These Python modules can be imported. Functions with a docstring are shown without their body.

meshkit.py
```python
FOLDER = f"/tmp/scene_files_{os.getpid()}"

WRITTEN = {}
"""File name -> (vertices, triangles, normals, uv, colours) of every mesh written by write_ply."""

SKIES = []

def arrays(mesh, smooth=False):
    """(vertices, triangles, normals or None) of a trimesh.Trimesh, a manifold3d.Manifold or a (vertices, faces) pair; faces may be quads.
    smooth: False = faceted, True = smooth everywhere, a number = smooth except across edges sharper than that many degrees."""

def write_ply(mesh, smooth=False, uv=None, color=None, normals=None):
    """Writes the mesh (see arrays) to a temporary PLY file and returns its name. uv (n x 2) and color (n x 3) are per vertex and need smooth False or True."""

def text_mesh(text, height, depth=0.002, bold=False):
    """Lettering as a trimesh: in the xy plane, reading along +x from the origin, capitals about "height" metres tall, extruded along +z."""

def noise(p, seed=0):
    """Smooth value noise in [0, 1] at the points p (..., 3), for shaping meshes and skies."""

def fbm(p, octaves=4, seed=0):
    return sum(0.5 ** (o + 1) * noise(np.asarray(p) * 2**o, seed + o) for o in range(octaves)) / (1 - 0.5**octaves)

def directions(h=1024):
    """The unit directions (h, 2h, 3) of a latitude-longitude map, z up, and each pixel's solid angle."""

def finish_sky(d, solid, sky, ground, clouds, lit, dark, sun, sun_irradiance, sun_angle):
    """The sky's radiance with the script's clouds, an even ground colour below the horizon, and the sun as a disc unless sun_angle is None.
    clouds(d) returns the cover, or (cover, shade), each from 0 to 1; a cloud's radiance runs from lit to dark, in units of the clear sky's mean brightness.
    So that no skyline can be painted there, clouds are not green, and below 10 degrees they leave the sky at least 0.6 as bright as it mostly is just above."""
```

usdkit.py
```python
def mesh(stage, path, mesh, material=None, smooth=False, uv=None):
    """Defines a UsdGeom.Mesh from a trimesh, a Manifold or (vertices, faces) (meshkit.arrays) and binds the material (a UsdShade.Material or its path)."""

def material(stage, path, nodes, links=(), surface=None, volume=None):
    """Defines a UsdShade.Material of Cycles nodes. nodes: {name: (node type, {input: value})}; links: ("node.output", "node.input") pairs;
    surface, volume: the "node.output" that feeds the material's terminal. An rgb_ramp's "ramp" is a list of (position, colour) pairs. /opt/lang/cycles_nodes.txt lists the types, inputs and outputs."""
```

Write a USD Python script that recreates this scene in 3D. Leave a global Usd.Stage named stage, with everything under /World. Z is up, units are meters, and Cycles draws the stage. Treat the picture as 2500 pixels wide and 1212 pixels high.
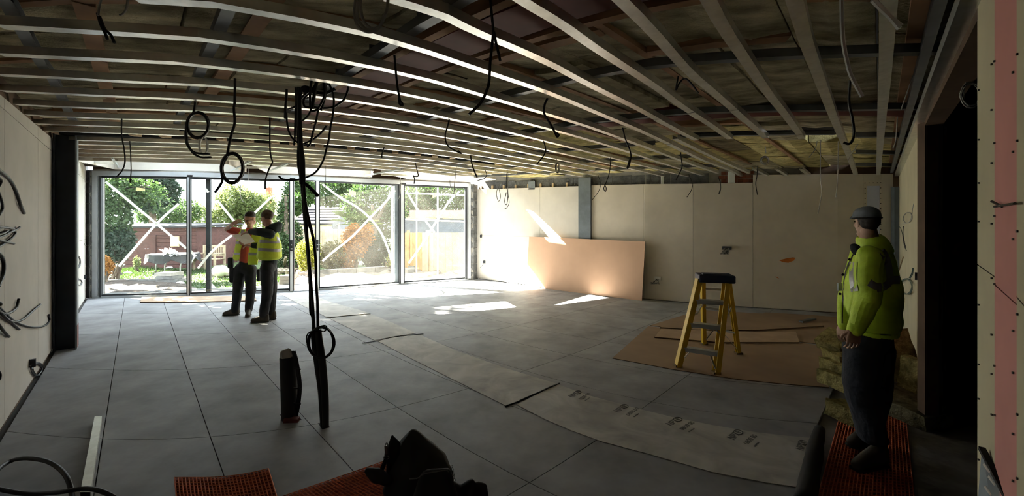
import math, random
import numpy as np, trimesh, shapely
from shapely.geometry import Polygon, LineString, box as sbox
from shapely.ops import unary_union
import manifold3d as m3
from manifold3d import Manifold
import usdkit, meshkit
from pxr import Usd, UsdGeom, UsdLux, UsdShade, Gf, Sdf

stage = Usd.Stage.CreateInMemory()
UsdGeom.SetStageUpAxis(stage, 'Z'); UsdGeom.SetStageMetersPerUnit(stage, 1.0)
UsdGeom.Xform.Define(stage, '/World'); UsdGeom.Scope.Define(stage, '/World/Looks')
R = random.Random(7); NR = np.random.default_rng(7)

# ---------------------------------------------------------------- camera, sky, sun, exposure
EYE, HZ, F = 1.6, 545.0, 1000.0
cam = UsdGeom.Camera.Define(stage, '/World/camera')
cam.AddTranslateOp().Set((0, 0, EYE)); cam.AddRotateXOp().Set(90)
cam.CreateHorizontalApertureAttr(25.0); cam.CreateFocalLengthAttr(F / 100); cam.CreateVerticalApertureAttr(12.12)
cam.CreateVerticalApertureOffsetAttr(-0.61); cam.CreateClippingRangeAttr((0.02, 400.0))
cam.CreateExposureAttr(1.12)
SUN = np.array([1.15, -.45, -1.0])
dome = UsdLux.DomeLight.Define(stage, '/World/sky')
dome.CreateColorAttr((.86, .93, 1.0)); dome.CreateIntensityAttr(1.45)
sun = UsdLux.DistantLight.Define(stage, '/World/sun')
sun.CreateIntensityAttr(27.0); sun.CreateColorAttr((1.0, .88, .70)); sun.CreateAngleAttr(0.6); sun.CreateNormalizeAttr(True)
_z = -SUN / np.linalg.norm(SUN); _x = np.cross([0, 0, 1], _z); _x /= np.linalg.norm(_x); _y = np.cross(_z, _x)
_m = Gf.Matrix4d(1.0)
for _i, _r in enumerate((_x, _y, _z)): _m.SetRow3(_i, Gf.Vec3d(*map(float, _r)))
sun.AddTransformOp().Set(_m)

# ---------------------------------------------------------------- helpers
def P(x, y, Y): return np.array([(x - 1250) / F * Y, Y, EYE - (y - HZ) / F * Y])
def FL(x, y, z=0.0): return P(x, y, F * (EYE - z) / (y - HZ))
C0, CX, CY = 2.435, -.0217, .0195
def ceil(X, Y): return C0 + CX * X + CY * Y
def CL(x, y, dz=0.0): return P(x, y, (EYE - C0 - dz) / ((y - HZ) / F + CX * (x - 1250) / F + CY))
def W(p, q, z=0.0):
    d = math.hypot(p, q); Y = F / 1157 * d
    return np.array([(333 + 1157 * math.atan2(p, q) - 1250) / F * Y, Y, z])
def WC(p, q, dz=0.0): v = W(p, q); v[2] = ceil(v[0], v[1]) + dz; return v
def lerp(a, b, t): return np.asarray(a, float) * (1 - t) + np.asarray(b, float) * t

def cat(*gs):
    V, Fc, n = [], [], 0
    for g in gs:
        if g is None: continue
        v, f = g; V.append(np.asarray(v, float)); Fc.append(np.asarray(f, int) + n); n += len(v)
    return np.vstack(V), np.vstack(Fc)
def tm(m): return np.array(m.vertices), np.array(m.faces)
def mf(m): k = m.to_mesh(); return np.array(k.vert_properties[:, :3]), np.array(k.tri_verts)
BF = np.array([[0, 2, 1], [0, 3, 2], [4, 5, 6], [4, 6, 7], [0, 1, 5], [0, 5, 4], [1, 2, 6], [1, 6, 5], [2, 3, 7], [2, 7, 6], [3, 0, 4], [3, 4, 7]])
def fix(g):
    v, f = g; a = v[f]
    return (v, f[:, ::-1]) if np.einsum('ij,ij->i', a[:, 0], np.cross(a[:, 1], a[:, 2])).sum() < 0 else (v, f)
def box8(p): return fix((np.array(p, float), BF))
def box(c, s, rz=0.0, rx=0.0, ry=0.0):
    h = np.array(s) / 2; p = np.array([[-1, -1, -1], [1, -1, -1], [1, 1, -1], [-1, 1, -1], [-1, -1, 1], [1, -1, 1], [1, 1, 1], [-1, 1, 1]]) * h
    M = trimesh.transformations.euler_matrix(rx, ry, rz)[:3, :3]
    return p @ M.T + np.array(c), BF
def bar(a, b, w, h, up=(0, 0, 1)):
    a, b = np.asarray(a, float), np.asarray(b, float); t = b - a; t /= np.linalg.norm(t)
    s = np.cross(t, up); n = np.linalg.norm(s); s = np.cross(t, (0, 1, 0)) if n < 1e-3 else s; s /= np.linalg.norm(s); u = np.cross(s, t)
    return box8([e + i * s * w / 2 + j * u * h / 2 for e in (a, b) for i, j in ((-1, -1), (1, -1), (1, 1), (-1, 1))])
def slab(q, vec):
    q = np.array(q, float); return box8(list(q) + list(q + np.array(vec)))
def plate(q, t):
    q = np.array(q, float); n = np.cross(q[1] - q[0], q[3] - q[0]); return slab(q, n / np.linalg.norm(n) * t)
def wall(a, b, a0, a1, b0, b1, t):
    a, b = np.array(a[:2], float), np.array(b[:2], float); d = b - a; n = np.array([d[1], -d[0]]) / np.linalg.norm(d) * t
    return box8([(*a, a0), (*b, b0), (*(b + n), b0), (*(a + n), a0), (*a, a1), (*b, b1), (*(b + n), b1), (*(a + n), a1)])
def tri2(poly): return trimesh.creation.triangulate_polygon(poly, engine='earcut')
def prism(pts, z0, z1):
    poly = pts if isinstance(pts, Polygon) else Polygon([tuple(p[:2]) for p in pts])
    m = trimesh.creation.extrude_polygon(poly, z1 - z0, engine='earcut'); m.apply_translation((0, 0, z0)); return tm(m)
def extr(pts, vec):
    pts = np.array(pts, float); o = pts[0]; n = np.zeros(3)
    for i in range(1, len(pts) - 1): n += np.cross(pts[i] - o, pts[i + 1] - o)
    n /= np.linalg.norm(n); u = pts[1] - o; u -= n * (u @ n); u /= np.linalg.norm(u); w = np.cross(n, u)
    p2 = np.stack([(pts - o) @ u, (pts - o) @ w], 1); v2, f = tri2(Polygon(p2)); 
    from scipy.spatial import cKDTree
    f = cKDTree(p2).query(v2)[1][f]; k = len(pts); vec = np.array(vec, float)
    side = []
    for i in range(k): j = (i + 1) % k; side += [[i, j, k + j], [i, k + j, k + i]]
    return fix((np.vstack([pts, pts + vec]), np.vstack([f, f[:, ::-1] + k, side])))
def spline(pts, n=6):
    p = np.array(pts, float)
    if len(p) < 3: return p
    q = np.vstack([2 * p[0] - p[1], p, 2 * p[-1] - p[-2]]); out = []
    for i in range(len(p) - 1):
        a, b, c, d = q[i:i + 4]
        for t in np.linspace(0, 1, n, endpoint=False):
            out.append(.5 * (2 * b + (c - a) * t + (2 * a - 5 * b + 4 * c - d) * t * t + (3 * b - a - 3 * c + d) * t ** 3))
    return np.array(out + [p[-1]])
def tube(pts, r, n=6, sm=5, cap=True):
    p = spline(pts, sm) if sm else np.array(pts, float); k = len(p)
    r = np.interp(np.linspace(0, 1, k), np.linspace(0, 1, len(np.atleast_1d(r))), np.atleast_1d(r)) if np.ndim(r) else np.full(k, r)
    t = np.gradient(p, axis=0); t /= np.linalg.norm(t, axis=1, keepdims=True) + 1e-12
    a = np.cross(t[0], (0, 0, 1) if abs(t[0][2]) < .9 else (1, 0, 0)); V = []; ang = np.arange(n) * 2 * np.pi / n
    for i in range(k):
        a = a - t[i] * (a @ t[i]); a /= np.linalg.norm(a) + 1e-12; b = np.cross(t[i], a)
        V.append(p[i] + r[i] * (np.cos(ang)[:, None] * a + np.sin(ang)[:, None] * b))
    f = []
    for i in range(k - 1):
        for j in range(n):
            A, B, C, D = i * n + j, i * n + (j + 1) % n, (i + 1) * n + (j + 1) % n, (i + 1) * n + j; f += [[A, B, C], [A, C, D]]
    V = list(np.vstack(V))
    if cap:
        V += [p[0], p[-1]]; m = k * n
        for j in range(n): f += [[m, (j + 1) % n, j], [m + 1, (k - 1) * n + j, (k - 1) * n + (j + 1) % n]]
    return fix((np.array(V), np.array(f)))
def sweep(path, prof):
    path = np.array(path, float); k, n = len(path), len(prof); t = np.gradient(path, axis=0); t[:, 2] = 0; t /= np.linalg.norm(t, axis=1, keepdims=True)
    lat = np.stack([t[:, 1], -t[:, 0], 0 * t[:, 0]], 1); pr = np.array(prof, float)
    V = (path[:, None] + pr[None, :, :1] * lat[:, None] + pr[None, :, 1:] * np.array([0, 0, 1.0])).reshape(-1, 3); f = []
    for i in range(k - 1):
        for j in range(n):
            A, B, C, D = i * n + j, i * n + (j + 1) % n, (i + 1) * n + (j + 1) % n, (i + 1) * n + j; f += [[A, B, C], [A, C, D]]
    v2, c = tri2(Polygon(pr)); from scipy.spatial import cKDTree; c = cKDTree(pr).query(v2)[1][c]
    f = np.vstack([f, c, c[:, ::-1] + (k - 1) * n]); return fix((V, f))
def resamp(path, n):
    p = np.array(path, float); s = np.r_[0, np.cumsum(np.linalg.norm(np.diff(p, axis=0), axis=1))]; t = np.linspace(0, s[-1], n)
    return np.stack([np.interp(t, s, p[:, i]) for i in range(3)], 1)
def ball(c, r, seg=12): return Manifold.sphere(1.0, seg).scale([float(x) for x in (r if np.ndim(r) else (r, r, r))]).translate([float(x) for x in c])
def limb(a, ra, b, rb, seg=12): return Manifold.batch_hull([ball(a, ra, seg), ball(b, rb, seg)])
def blob(ms, edge=.03, it=8):
    m = Manifold.batch_boolean([x for x in ms], m3.OpType.Add).refine_to_length(edge); v, f = mf(m)
    t = trimesh.Trimesh(v, f, process=True); trimesh.smoothing.filter_taubin(t, lamb=.5, nu=.52, iterations=it); return tm(t)
def rough(g, amp, freq, seed=0, sub=0):
    t = trimesh.Trimesh(*g, process=True)
    for _ in range(sub): t = t.subdivide()
    v = t.vertices; d = np.stack([meshkit.fbm(v * freq + 17 * i, 3, seed + i) - .5 for i in range(3)], 1); return v + d * 2 * amp, np.array(t.faces)
def rbox(c, s, r, rz=0.0, rx=0.0, ry=0.0):
    h = np.array(s) / 2 - r; M = trimesh.transformations.euler_matrix(rx, ry, rz)[:3, :3]
    return mf(Manifold.batch_hull([ball(np.array(c) + M @ (h * np.array(k)), r, 8) for k in np.ndindex(2, 2, 2) for k in [np.array(k) * 2 - 1]]))

# materials
MATS = {}
def mat(name, col, rough=.7, metal=0.0, var=.12, scale=6.0, bump=0.0, bscale=None, spec=.3, col2=None, stretch=(1, 1, 1), detail=4.0, dist=0.0, rnd=0.0, transl=0.0):
    col = np.array(col, float); c2 = np.array(col2, float) if col2 is not None else np.clip(col * (1 - 2 * var), 0, 1); c1 = col if col2 is not None else np.clip(col * (1 + var), 0, 1)
    n = {'g': ('geometry', {}), 'mp': ('mapping', {'scale': stretch}), 'n': ('noise_texture', {'scale': scale, 'detail': detail, 'roughness': .6, 'distortion': dist}),
         'rr': ('map_range', {'from_min': .3, 'from_max': .7, 'clamp': True}), 'mx': ('mix_color', {'a': c2, 'b': c1}),
         'p': ('principled_bsdf', {'roughness': rough, 'metallic': metal, 'specular_ior_level': spec})}
    L = [('g.position', 'mp.vector'), ('mp.vector', 'n.vector'), ('n.fac', 'rr.value'), ('rr.result', 'mx.fac')]; out = 'mx.result'
    if rnd:
        n['oi'] = ('object_info', {}); n['rm'] = ('map_range', {'to_min': 1 - rnd, 'to_max': 1 + rnd}); n['hs'] = ('hsv', {}); L += [('oi.random', 'rm.value'), ('rm.result', 'hs.value'), (out, 'hs.color')]; out = 'hs.color'
    L += [(out, 'p.base_color')]
    if bump:
        n['n2'] = ('noise_texture', {'scale': bscale or scale * 4, 'detail': 3.0}); n['b'] = ('bump', {'strength': bump, 'distance': .02}); L += [('mp.vector', 'n2.vector'), ('n2.fac', 'b.height'), ('b.normal', 'p.normal')]
    s = 'p.BSDF'
    if transl:
        n['t'] = ('translucent_bsdf', {}); n['mc'] = ('mix_closure', {'fac': transl}); L += [(out, 't.color'), ('p.BSDF', 'mc.closure1'), ('t.BSDF', 'mc.closure2')]; s = 'mc.closure'
    MATS[name] = usdkit.material(stage, '/World/Looks/' + name, n, L, surface=s)
def pane_mat(name, tint, dust=.0):
    """a window pane: clear, a little mirror at grazing angles, and a film of dust that glows where the sun strikes it"""
    MATS[name] = usdkit.material(stage, '/World/Looks/' + name, {'t': ('transparent_bsdf', {'color': tint}), 'g': ('glossy_bsdf', {'roughness': .02, 'color': (.9, .95, 1)}), 'd': ('translucent_bsdf', {'color': (.85, .85, .82)}), 'l': ('layer_weight', {'blend': .5}), 'q': ('math', {'math_type': 'power', 'value2': 5.0}), 'f': ('map_range', {'to_min': .025, 'to_max': .5}), 'm': ('mix_closure', {}),
        'ge': ('geometry', {}), 'n': ('noise_texture', {'scale': 1.6, 'detail': 4.0}), 'r': ('map_range', {'from_min': .3, 'from_max': .75, 'to_min': dust * .4, 'to_max': dust * 1.6, 'clamp': True}), 'm2': ('mix_closure', {})},
        [('l.facing', 'q.value1'), ('q.value', 'f.value'), ('f.result', 'm.fac'), ('t.BSDF', 'm.closure1'), ('g.BSDF', 'm.closure2'), ('ge.position', 'n.vector'), ('n.fac', 'r.value'), ('r.result', 'm2.fac'), ('m.closure', 'm2.closure1'), ('d.BSDF', 'm2.closure2')], surface='m2.closure')

# things
COUNT, THINGS = {}, []
def numbered(parent, name):
    k = COUNT.get((parent, name), 0); COUNT[(parent, name)] = k + 1; return parent + '/' + (name if k == 0 else f'{name}_{k:03d}')
class Thing:
    def __init__(s, name, label=None, category=None, group=None, kind=None):
        s.name, s.data, s.parts = name, {k: v for k, v in (('label', label), ('category', category), ('group', group), ('kind', kind)) if v}, []
        THINGS.append(s)
    def add(s, part, geom, m, smooth=False, under=None, label=None, kind=None):
        s.parts.append([part, geom, m, smooth, under, {k: v for k, v in (('label', label), ('kind', kind)) if v}]); return len(s.parts) - 1
    def write(s):
        V = np.vstack([p[1][0] for p in s.parts]); lo, hi = V.min(0), V.max(0); base = np.array([(lo[0] + hi[0]) / 2, (lo[1] + hi[1]) / 2, lo[2]])
        path = numbered('/World', s.name); solo = len(s.parts) == 1 and s.parts[0][0] is None
        if not solo: x = UsdGeom.Xform.Define(stage, path); x.AddTranslateOp().Set(tuple(map(float, base)))
        at = {}
        for i, (part, (v, f), m, sm, under, data) in enumerate(s.parts):
            q = path if solo else numbered(at[under] if under is not None else path, part); at[i] = q
            g = usdkit.mesh(stage, q, (np.asarray(v) - base, f), MATS[m], smooth=sm)
            if solo: g.AddTranslateOp().Set(tuple(map(float, base)))
            for k, d in data.items(): g.GetPrim().SetCustomDataByKey(k, d)
        pr = stage.GetPrimAtPath(path)
        for k, d in s.data.items(): pr.SetCustomDataByKey(k, d)
def one(name, label, category, geom, m, smooth=False, group=None, kind=None):
    t = Thing(name, label, category, group, kind); t.add(None, geom, m, smooth); return t

# materials of the place
mat('board_floor', (.29, .295, .32), .6, spec=.12, var=.17, scale=2.2, bump=.04, bscale=30, rnd=.07, detail=6)
mat('slab', (.10, .10, .10), .9)
mat('concrete', (.17, .16, .15), .9, var=.2, scale=4, bump=.2)
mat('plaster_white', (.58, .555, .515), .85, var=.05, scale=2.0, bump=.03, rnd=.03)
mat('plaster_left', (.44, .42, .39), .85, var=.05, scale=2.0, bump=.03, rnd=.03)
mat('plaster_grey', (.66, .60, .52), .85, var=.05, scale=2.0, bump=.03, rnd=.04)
mat('plaster_cream', (.52, .47, .33), .85, var=.05, scale=2, rnd=.03)
mat('plaster_pink', (.60, .27, .25), .85, var=.06, scale=2)
mat('steel_dark', (.035, .04, .05), .55, metal=.3)
mat('steel_grey', (.17, .20, .23), .55, metal=.3, var=.15, scale=3)
mat('steel_primer', (.14, .035, .03), .7, var=.2, scale=3)
mat('galv', (.80, .81, .78), .30, metal=.9, var=.08, scale=14)
mat('galv_dark', (.16, .17, .18), .5, metal=.5)
mat('insulation', (.46, .41, .28), 1.0, var=.3, scale=3.5, bump=.6, bscale=60, rnd=.22, stretch=(1, 3, 1), spec=.05)
mat('insulation_yellow', (.52, .45, .21), 1.0, var=.28, scale=5, bump=.8, bscale=40, rnd=.2, spec=.05)
mat('timber', (.36, .21, .12), .8, var=.2, scale=3, stretch=(1, 1, 6), rnd=.15)
mat('timber_dark', (.11, .068, .042), .8, var=.2, scale=3, rnd=.1)
mat('timber_pale', (.50, .38, .24), .8, var=.15, scale=5, rnd=.1)
mat('roof_deck', (.03, .026, .022), .9)
mat('block', (.13, .135, .14), .95, var=.25, scale=8, bump=.5, bscale=50, rnd=.2)
mat('mortar', (.26, .25, .23), .95)
mat('brick_red', (.22, .075, .045), .9, var=.2, rnd=.2)
mat('frame_grey', (.40, .43, .47), .45, metal=.2, var=.04)
mat('frame_dark', (.03, .034, .04), .5)
mat('frame_white', (.75, .78, .80), .4, var=.03)
pane_mat('glass', (.93, .96, .95), .0006); pane_mat('glass_dusty', (.93, .96, .95), .0045)
mat('tape', (.88, .89, .86), .6, var=.03, transl=.55)
# ---------------------------------------------------------------- plan of the room
LA, LB = W(-1.07, 10.06)[:2], FL(0, 1060)[:2]                       # left wall, far end and where it leaves the picture
LC = LB + (LB - LA) / np.linalg.norm(LB - LA) * 5.2
BW = [(1165, 681), (1280, 696), (1330, 702), (1415, 713), (1575, 731), (1692, 741), (1838, 752), (1960, 760), (2045, 765), (2110, 768), (2195, 772)]
BP = [FL(*b)[:2] for b in BW]                                       # back wall, bent gently as the panorama shows it
RC = BP[-1]; RJ = FL(2258, 1045)[:2]; RN = np.array([1.655, 1.44]); RE = np.array([1.13, .86])
def ray_on(x, pts):
    k = (x - 1250) / F; best = None
    for A, B in zip(pts, pts[1:]):
        A, B = np.array(A), np.array(B); D = B - A; den = D[0] - k * D[1]
        if abs(den) < 1e-9: continue
        t = (k * A[1] - A[0]) / den; e = max(-t, t - 1, 0.0) * np.hypot(*D); Q = A + t * D
        if Q[1] > 0 and (best is None or e < best[0] - 1e-9): best = (e, Q)
    return best[1]
def on(x, y, pts, off=0.0):
    Q = ray_on(x, pts); return P(x, y, Q[1] - off)
LW = [LA, LB, LC]; RW = [RC, RJ, RN, RE]
def zt(xy, dz=0.0): return ceil(xy[0], xy[1]) + dz

# floor: cement boards, each a part
fl = Thing('floor', 'floor of large grey boards with thin dark joints', kind='structure')
WB = [FL(220, 729.4)[:2], FL(462, 724)[:2], FL(711, 713)[:2], FL(775, 710)[:2], FL(981, 695)[:2], FL(1153, 683.6)[:2]]
gl = np.array([np.array(LA), *WB, *BP[:9]])
edge = [FL(2035, 945)[:2], FL(1990, 1050)[:2], FL(1945, 1225)[:2], np.array([.75, .6]), np.array([.6, -.6]), LC, LB]
room = Polygon([tuple(p) for p in [*gl, FL(2044, 800)[:2], *edge]]).buffer(0)
holes = [Polygon([tuple(FL(*p)[:2]) for p in h]) for h in ([(683, 1013), (722, 1008), (737, 1026), (698, 1031)], [(776, 1034), (798, 1032), (806, 1044), (787, 1049)])]
lines = []
for k in range(-1, 16): lines.append(LineString([tuple(W(-.25 + .8 * k, q)[:2]) for q in np.linspace(-.9, 11, 40)]))
for q in (.3, 1.97, 3.5, 5.15, 6.75, 8.35, 9.95): lines.append(LineString([tuple(W(p, q)[:2]) for p in np.linspace(-1.3, 11, 50)]))
cut = unary_union([l.buffer(.003) for l in lines] + holes)
leftgap = LineString([tuple(LA), tuple(LB), tuple(LC)]).buffer(.03)
for g in sorted(room.difference(cut).difference(leftgap).geoms, key=lambda g: -g.area):
    if g.area > .01: fl.add('floor_board', prism(g.simplify(.002), -.02, 0.0), 'board_floor')
sub = Polygon([tuple(p) for p in [LA + [-.6, .5], (-1, 12.6), *[np.array(b) + [.4, .4] for b in BP], RJ + [.6, .3], RN + [1.9, 0], (4, -1), (-3, -1), LC + [-.5, -.3]]])
fl.add('slab', prism(sub.buffer(.1), -.2, -.021), 'slab')
apron = Polygon([tuple(p) for p in [FL(2037, 945)[:2], FL(1990, 1050)[:2], FL(1947, 1225)[:2], (.8, .6), (1.2, -.5), (3.4, .3), (4.6, 3.0), RJ + [.3, .4], RC + [.0, .0], FL(2046, 770)[:2]]]).buffer(0)
fl.add('screed', prism(apron.difference(room.buffer(.01)), -.05, -.015), 'concrete')

# left wall
wl = Thing('wall_left', 'white plasterboard wall on the left with a steel column', kind='structure')
def lw(x): return ray_on(x, LW)
def strip(t, name, A, B, z0, z1, m, off=0.0, th=.0125, gap=.003):
    A, B = np.array(A[:2]), np.array(B[:2]); d = (B - A) / np.linalg.norm(B - A); n = np.array([d[1], -d[0]]); A, B = A + d * gap + n * off, B - d * gap + n * off
    z = lambda zz, Q: zz(Q) if callable(zz) else zz
    return t.add(name, wall(A, B, z(z0, A) + gap, z(z1, A) - gap, z(z0, B) + gap, z(z1, B) - gap, th), m)
# (walking from far to near keeps the outside on the right-hand side of the walk)
lj = [LA, lw(207), lw(150)]
topz = lambda Q: zt(Q, .0)
flip = lambda a, b: (b, a)
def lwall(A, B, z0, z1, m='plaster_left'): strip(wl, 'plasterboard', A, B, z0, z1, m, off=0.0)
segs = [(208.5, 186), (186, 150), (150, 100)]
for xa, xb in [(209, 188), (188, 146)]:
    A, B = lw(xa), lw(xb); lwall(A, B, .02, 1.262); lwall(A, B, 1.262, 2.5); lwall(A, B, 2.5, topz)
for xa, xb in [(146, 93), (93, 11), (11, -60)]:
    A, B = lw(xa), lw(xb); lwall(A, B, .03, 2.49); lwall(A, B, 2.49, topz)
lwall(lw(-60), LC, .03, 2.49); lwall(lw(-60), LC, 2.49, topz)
wl.add('backing', wall(LA, LC, -.1, 3.3, -.1, 3.3, .2) if False else wall(np.array(LA) + [-.03, .012], np.array(LC) + [-.03, .012], -.1, 3.3, -.1, 3.3, .15), 'timber_dark')
wl.add('backing', wall(np.array(LA) - (LB - LA) / np.linalg.norm(LB - LA) * .75 + [-.02, .0], np.array(LA) + [-.02, .012], -.1, 3.2, -.1, 3.2, .1), 'block')
# steel column standing at the left wall: an H section
d = (LB - LA) / np.linalg.norm(LB - LA); nin = -np.array([d[1], -d[0]])
cf = FL(157, 855)[:2]; c0 = lw(128); 
col = Thing('steel_column', 'dark steel H column standing against the left wall', 'column')
base = c0 + nin * .0
def flange(o0, o1, l0, l1, z0, z1):
    q = [base + nin * o0 + d * l0, base + nin * o0 + d * l1, base + nin * o1 + d * l1, base + nin * o1 + d * l0]
    return box8([(*k, z0) for k in q] + [(*k, z1) for k in q])
zc = zt(base, .05)
col.add('flange', flange(.20, .216, -.12, .10, 0, zc), 'steel_grey'); col.add('flange', flange(.01, .026, -.12, .10, 0, zc), 'steel_dark')
col.add('web', flange(.026, .20, -.016, -.004, 0, zc), 'steel_dark'); col.add('primer_band', flange(.2165, .2175, -.118, .098, .015, .30), 'steel_primer', label='red oxide primer at the foot of the flange')

# block piers either side of the windows
def pier(A, B, t, z1, name):
    wp = Thing(name, None, kind='structure'); n = int(z1 / .225) + 1
    wp.add('mortar_core', wall(lerp(A, B, .0), lerp(A, B, 1), 0, z1, 0, z1, t), 'mortar')
    for k in range(n):
        za, zb = k * .225, min(z1, k * .225 + .213); j = R.uniform(-.006, .01)
        D = np.array(B) - np.array(A); nn = np.array([D[1], -D[0]]) / np.linalg.norm(D); a, b = np.array(A) - nn * (.012 + j), np.array(B) - nn * (.012 + j)
        wp.add('block', rough(wall(a, b, za, zb, za, zb, .1), .006, 14, k, 1), 'block')
    return wp
pl = pier(WB[0] + [.0, .0], np.array(LA) + [.02, -.02], .25, 2.72, 'wall_pier_left')
pr = pier(np.array(BP[0]) + [-.0, .05], WB[-1] + [.03, .0], .25, 2.70, 'wall_pier_right')
# ---------------------------------------------------------------- window wall: posts, sliding panels, header
wdir = (WB[-1] - WB[0]) / np.linalg.norm(WB[-1] - WB[0])
def wbase(x): return ray_on(x, WB)
def post(x0, x1, z0, z1, dep=.12, off=0.0):
    A, B = wbase(x0), wbase(x1); dd = (B - A) / np.linalg.norm(B - A); n = np.array([-dd[1], dd[0]]); A, B = A + n * off, B + n * off
    return box8([(*A, z0), (*B, z0), (*(B + n * dep), z0), (*(A + n * dep), z0), (*A, z1), (*B, z1), (*(B + n * dep), z1), (*(A + n * dep), z1)])
ZH, ZT = 2.60, 2.71
tr = Thing('trim_1', 'pale grey window head frame below the ceiling', kind='structure')
for k, (xa, xb) in enumerate(zip((224, 460, 711, 981), (460, 711, 981, 1150))):
    tr.add('head_frame', post(xa, xb, ZH + .05, ZT, .16), 'frame_grey'); tr.add('track', post(xa, xb, ZH, ZH + .05, .1, .03), 'frame_dark')
    tr.add('head_rail', post(xa + 10, xb - 4, ZH + .012, ZH + .052, .02, .0), 'frame_grey')
    if (xa, xb) != (711, 981): tr.add('sill', post(xa, xb, 0, .045, .16), 'frame_grey')
    else: tr.add('sill', post(775, xb, 0, .045, .16), 'frame_grey'); tr.add('threshold', post(711, 775, 0, .015, .16), 'frame_grey')
    tr.add('head_wall', post(xa - (8 if k == 0 else 0), xb, ZT, 3.16, .12, .1), 'timber_dark'); tr.add('plaster_edge', rough(post(xa, xb, ZT, ZT + .035, .1, .01), .012, 9, k, 3), 'mortar')
tj = Thing('trim_2', 'pale grey jamb at the left end of the windows', kind='structure'); tj.add('jamb', post(224, 238, 0, ZT, .15), 'frame_grey'); tj.add('jamb_liner', post(238, 240.5, 0, ZH, .12, .02), 'frame_white')
tk = Thing('trim_3', 'pale grey jamb at the right end of the windows', kind='structure'); tk.add('jamb', post(1143.5, 1149.5, 0, ZT, .15, .0), 'frame_grey'); tk.add('jamb_liner', post(1141, 1143.5, 0, ZH, .10, .03), 'frame_white')
def window(n, x0, x1, l, r, label):
    """a sliding panel between pixel columns; l and r list its upright strips (from, to, material)"""
    w = Thing(f'window_{n}', label, kind='structure')
    w.add('glass_pane', post(x0 - 1, x1 + 1, .07, ZH - .01, .008, .06), 'glass_dusty' if n > 2 else 'glass')
    for a, b, m, o in l + r: w.add('stile', post(a, b, .02, ZH, .07, o), m)
    w.add('bottom_rail', post(x0, x1, .045, .075, .06, .03), 'frame_dark'); w.add('top_rail', post(x0, x1, ZH - .03, ZH + .01, .06, .03), 'frame_dark')
    return w
D_, G_, W_ = 'frame_dark', 'frame_grey', 'frame_white'
w1 = window(1, 246, 455, [(240.5, 246, D_, .0)], [(455, 457.5, D_, .0), (457.5, 461, G_, -.004), (461, 464, D_, .0)], 'leftmost sliding glass panel with taped cross')
w2 = window(2, 464, 706, [], [(706, 708.5, D_, .0), (708.5, 715, W_, -.003), (715, 717.5, D_, .0)], 'second sliding glass panel behind the two men')
w3 = window(3, 781, 966, [(768.5, 772, D_, 0), (772, 779, W_, -.003), (779, 781.5, D_, 0)], [(966, 974, 'steel_grey', .07)], 'third sliding glass panel right of the open gap')
w4 = window(4, 988, 1136, [(974, 979, D_, 0), (979, 986, G_, -.003), (986, 988.5, D_, 0)], [(1136, 1141, D_, .0)], 'rightmost sliding glass panel by the corner')
w2.add('reflected_post', post(497, 508, .03, ZH, .07, .12), 'steel_dark', label='dark steel post just outside the glass')
w3.add('outer_post', post(957.5, 963.5, .03, ZH, .06, .10), 'frame_white')
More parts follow.
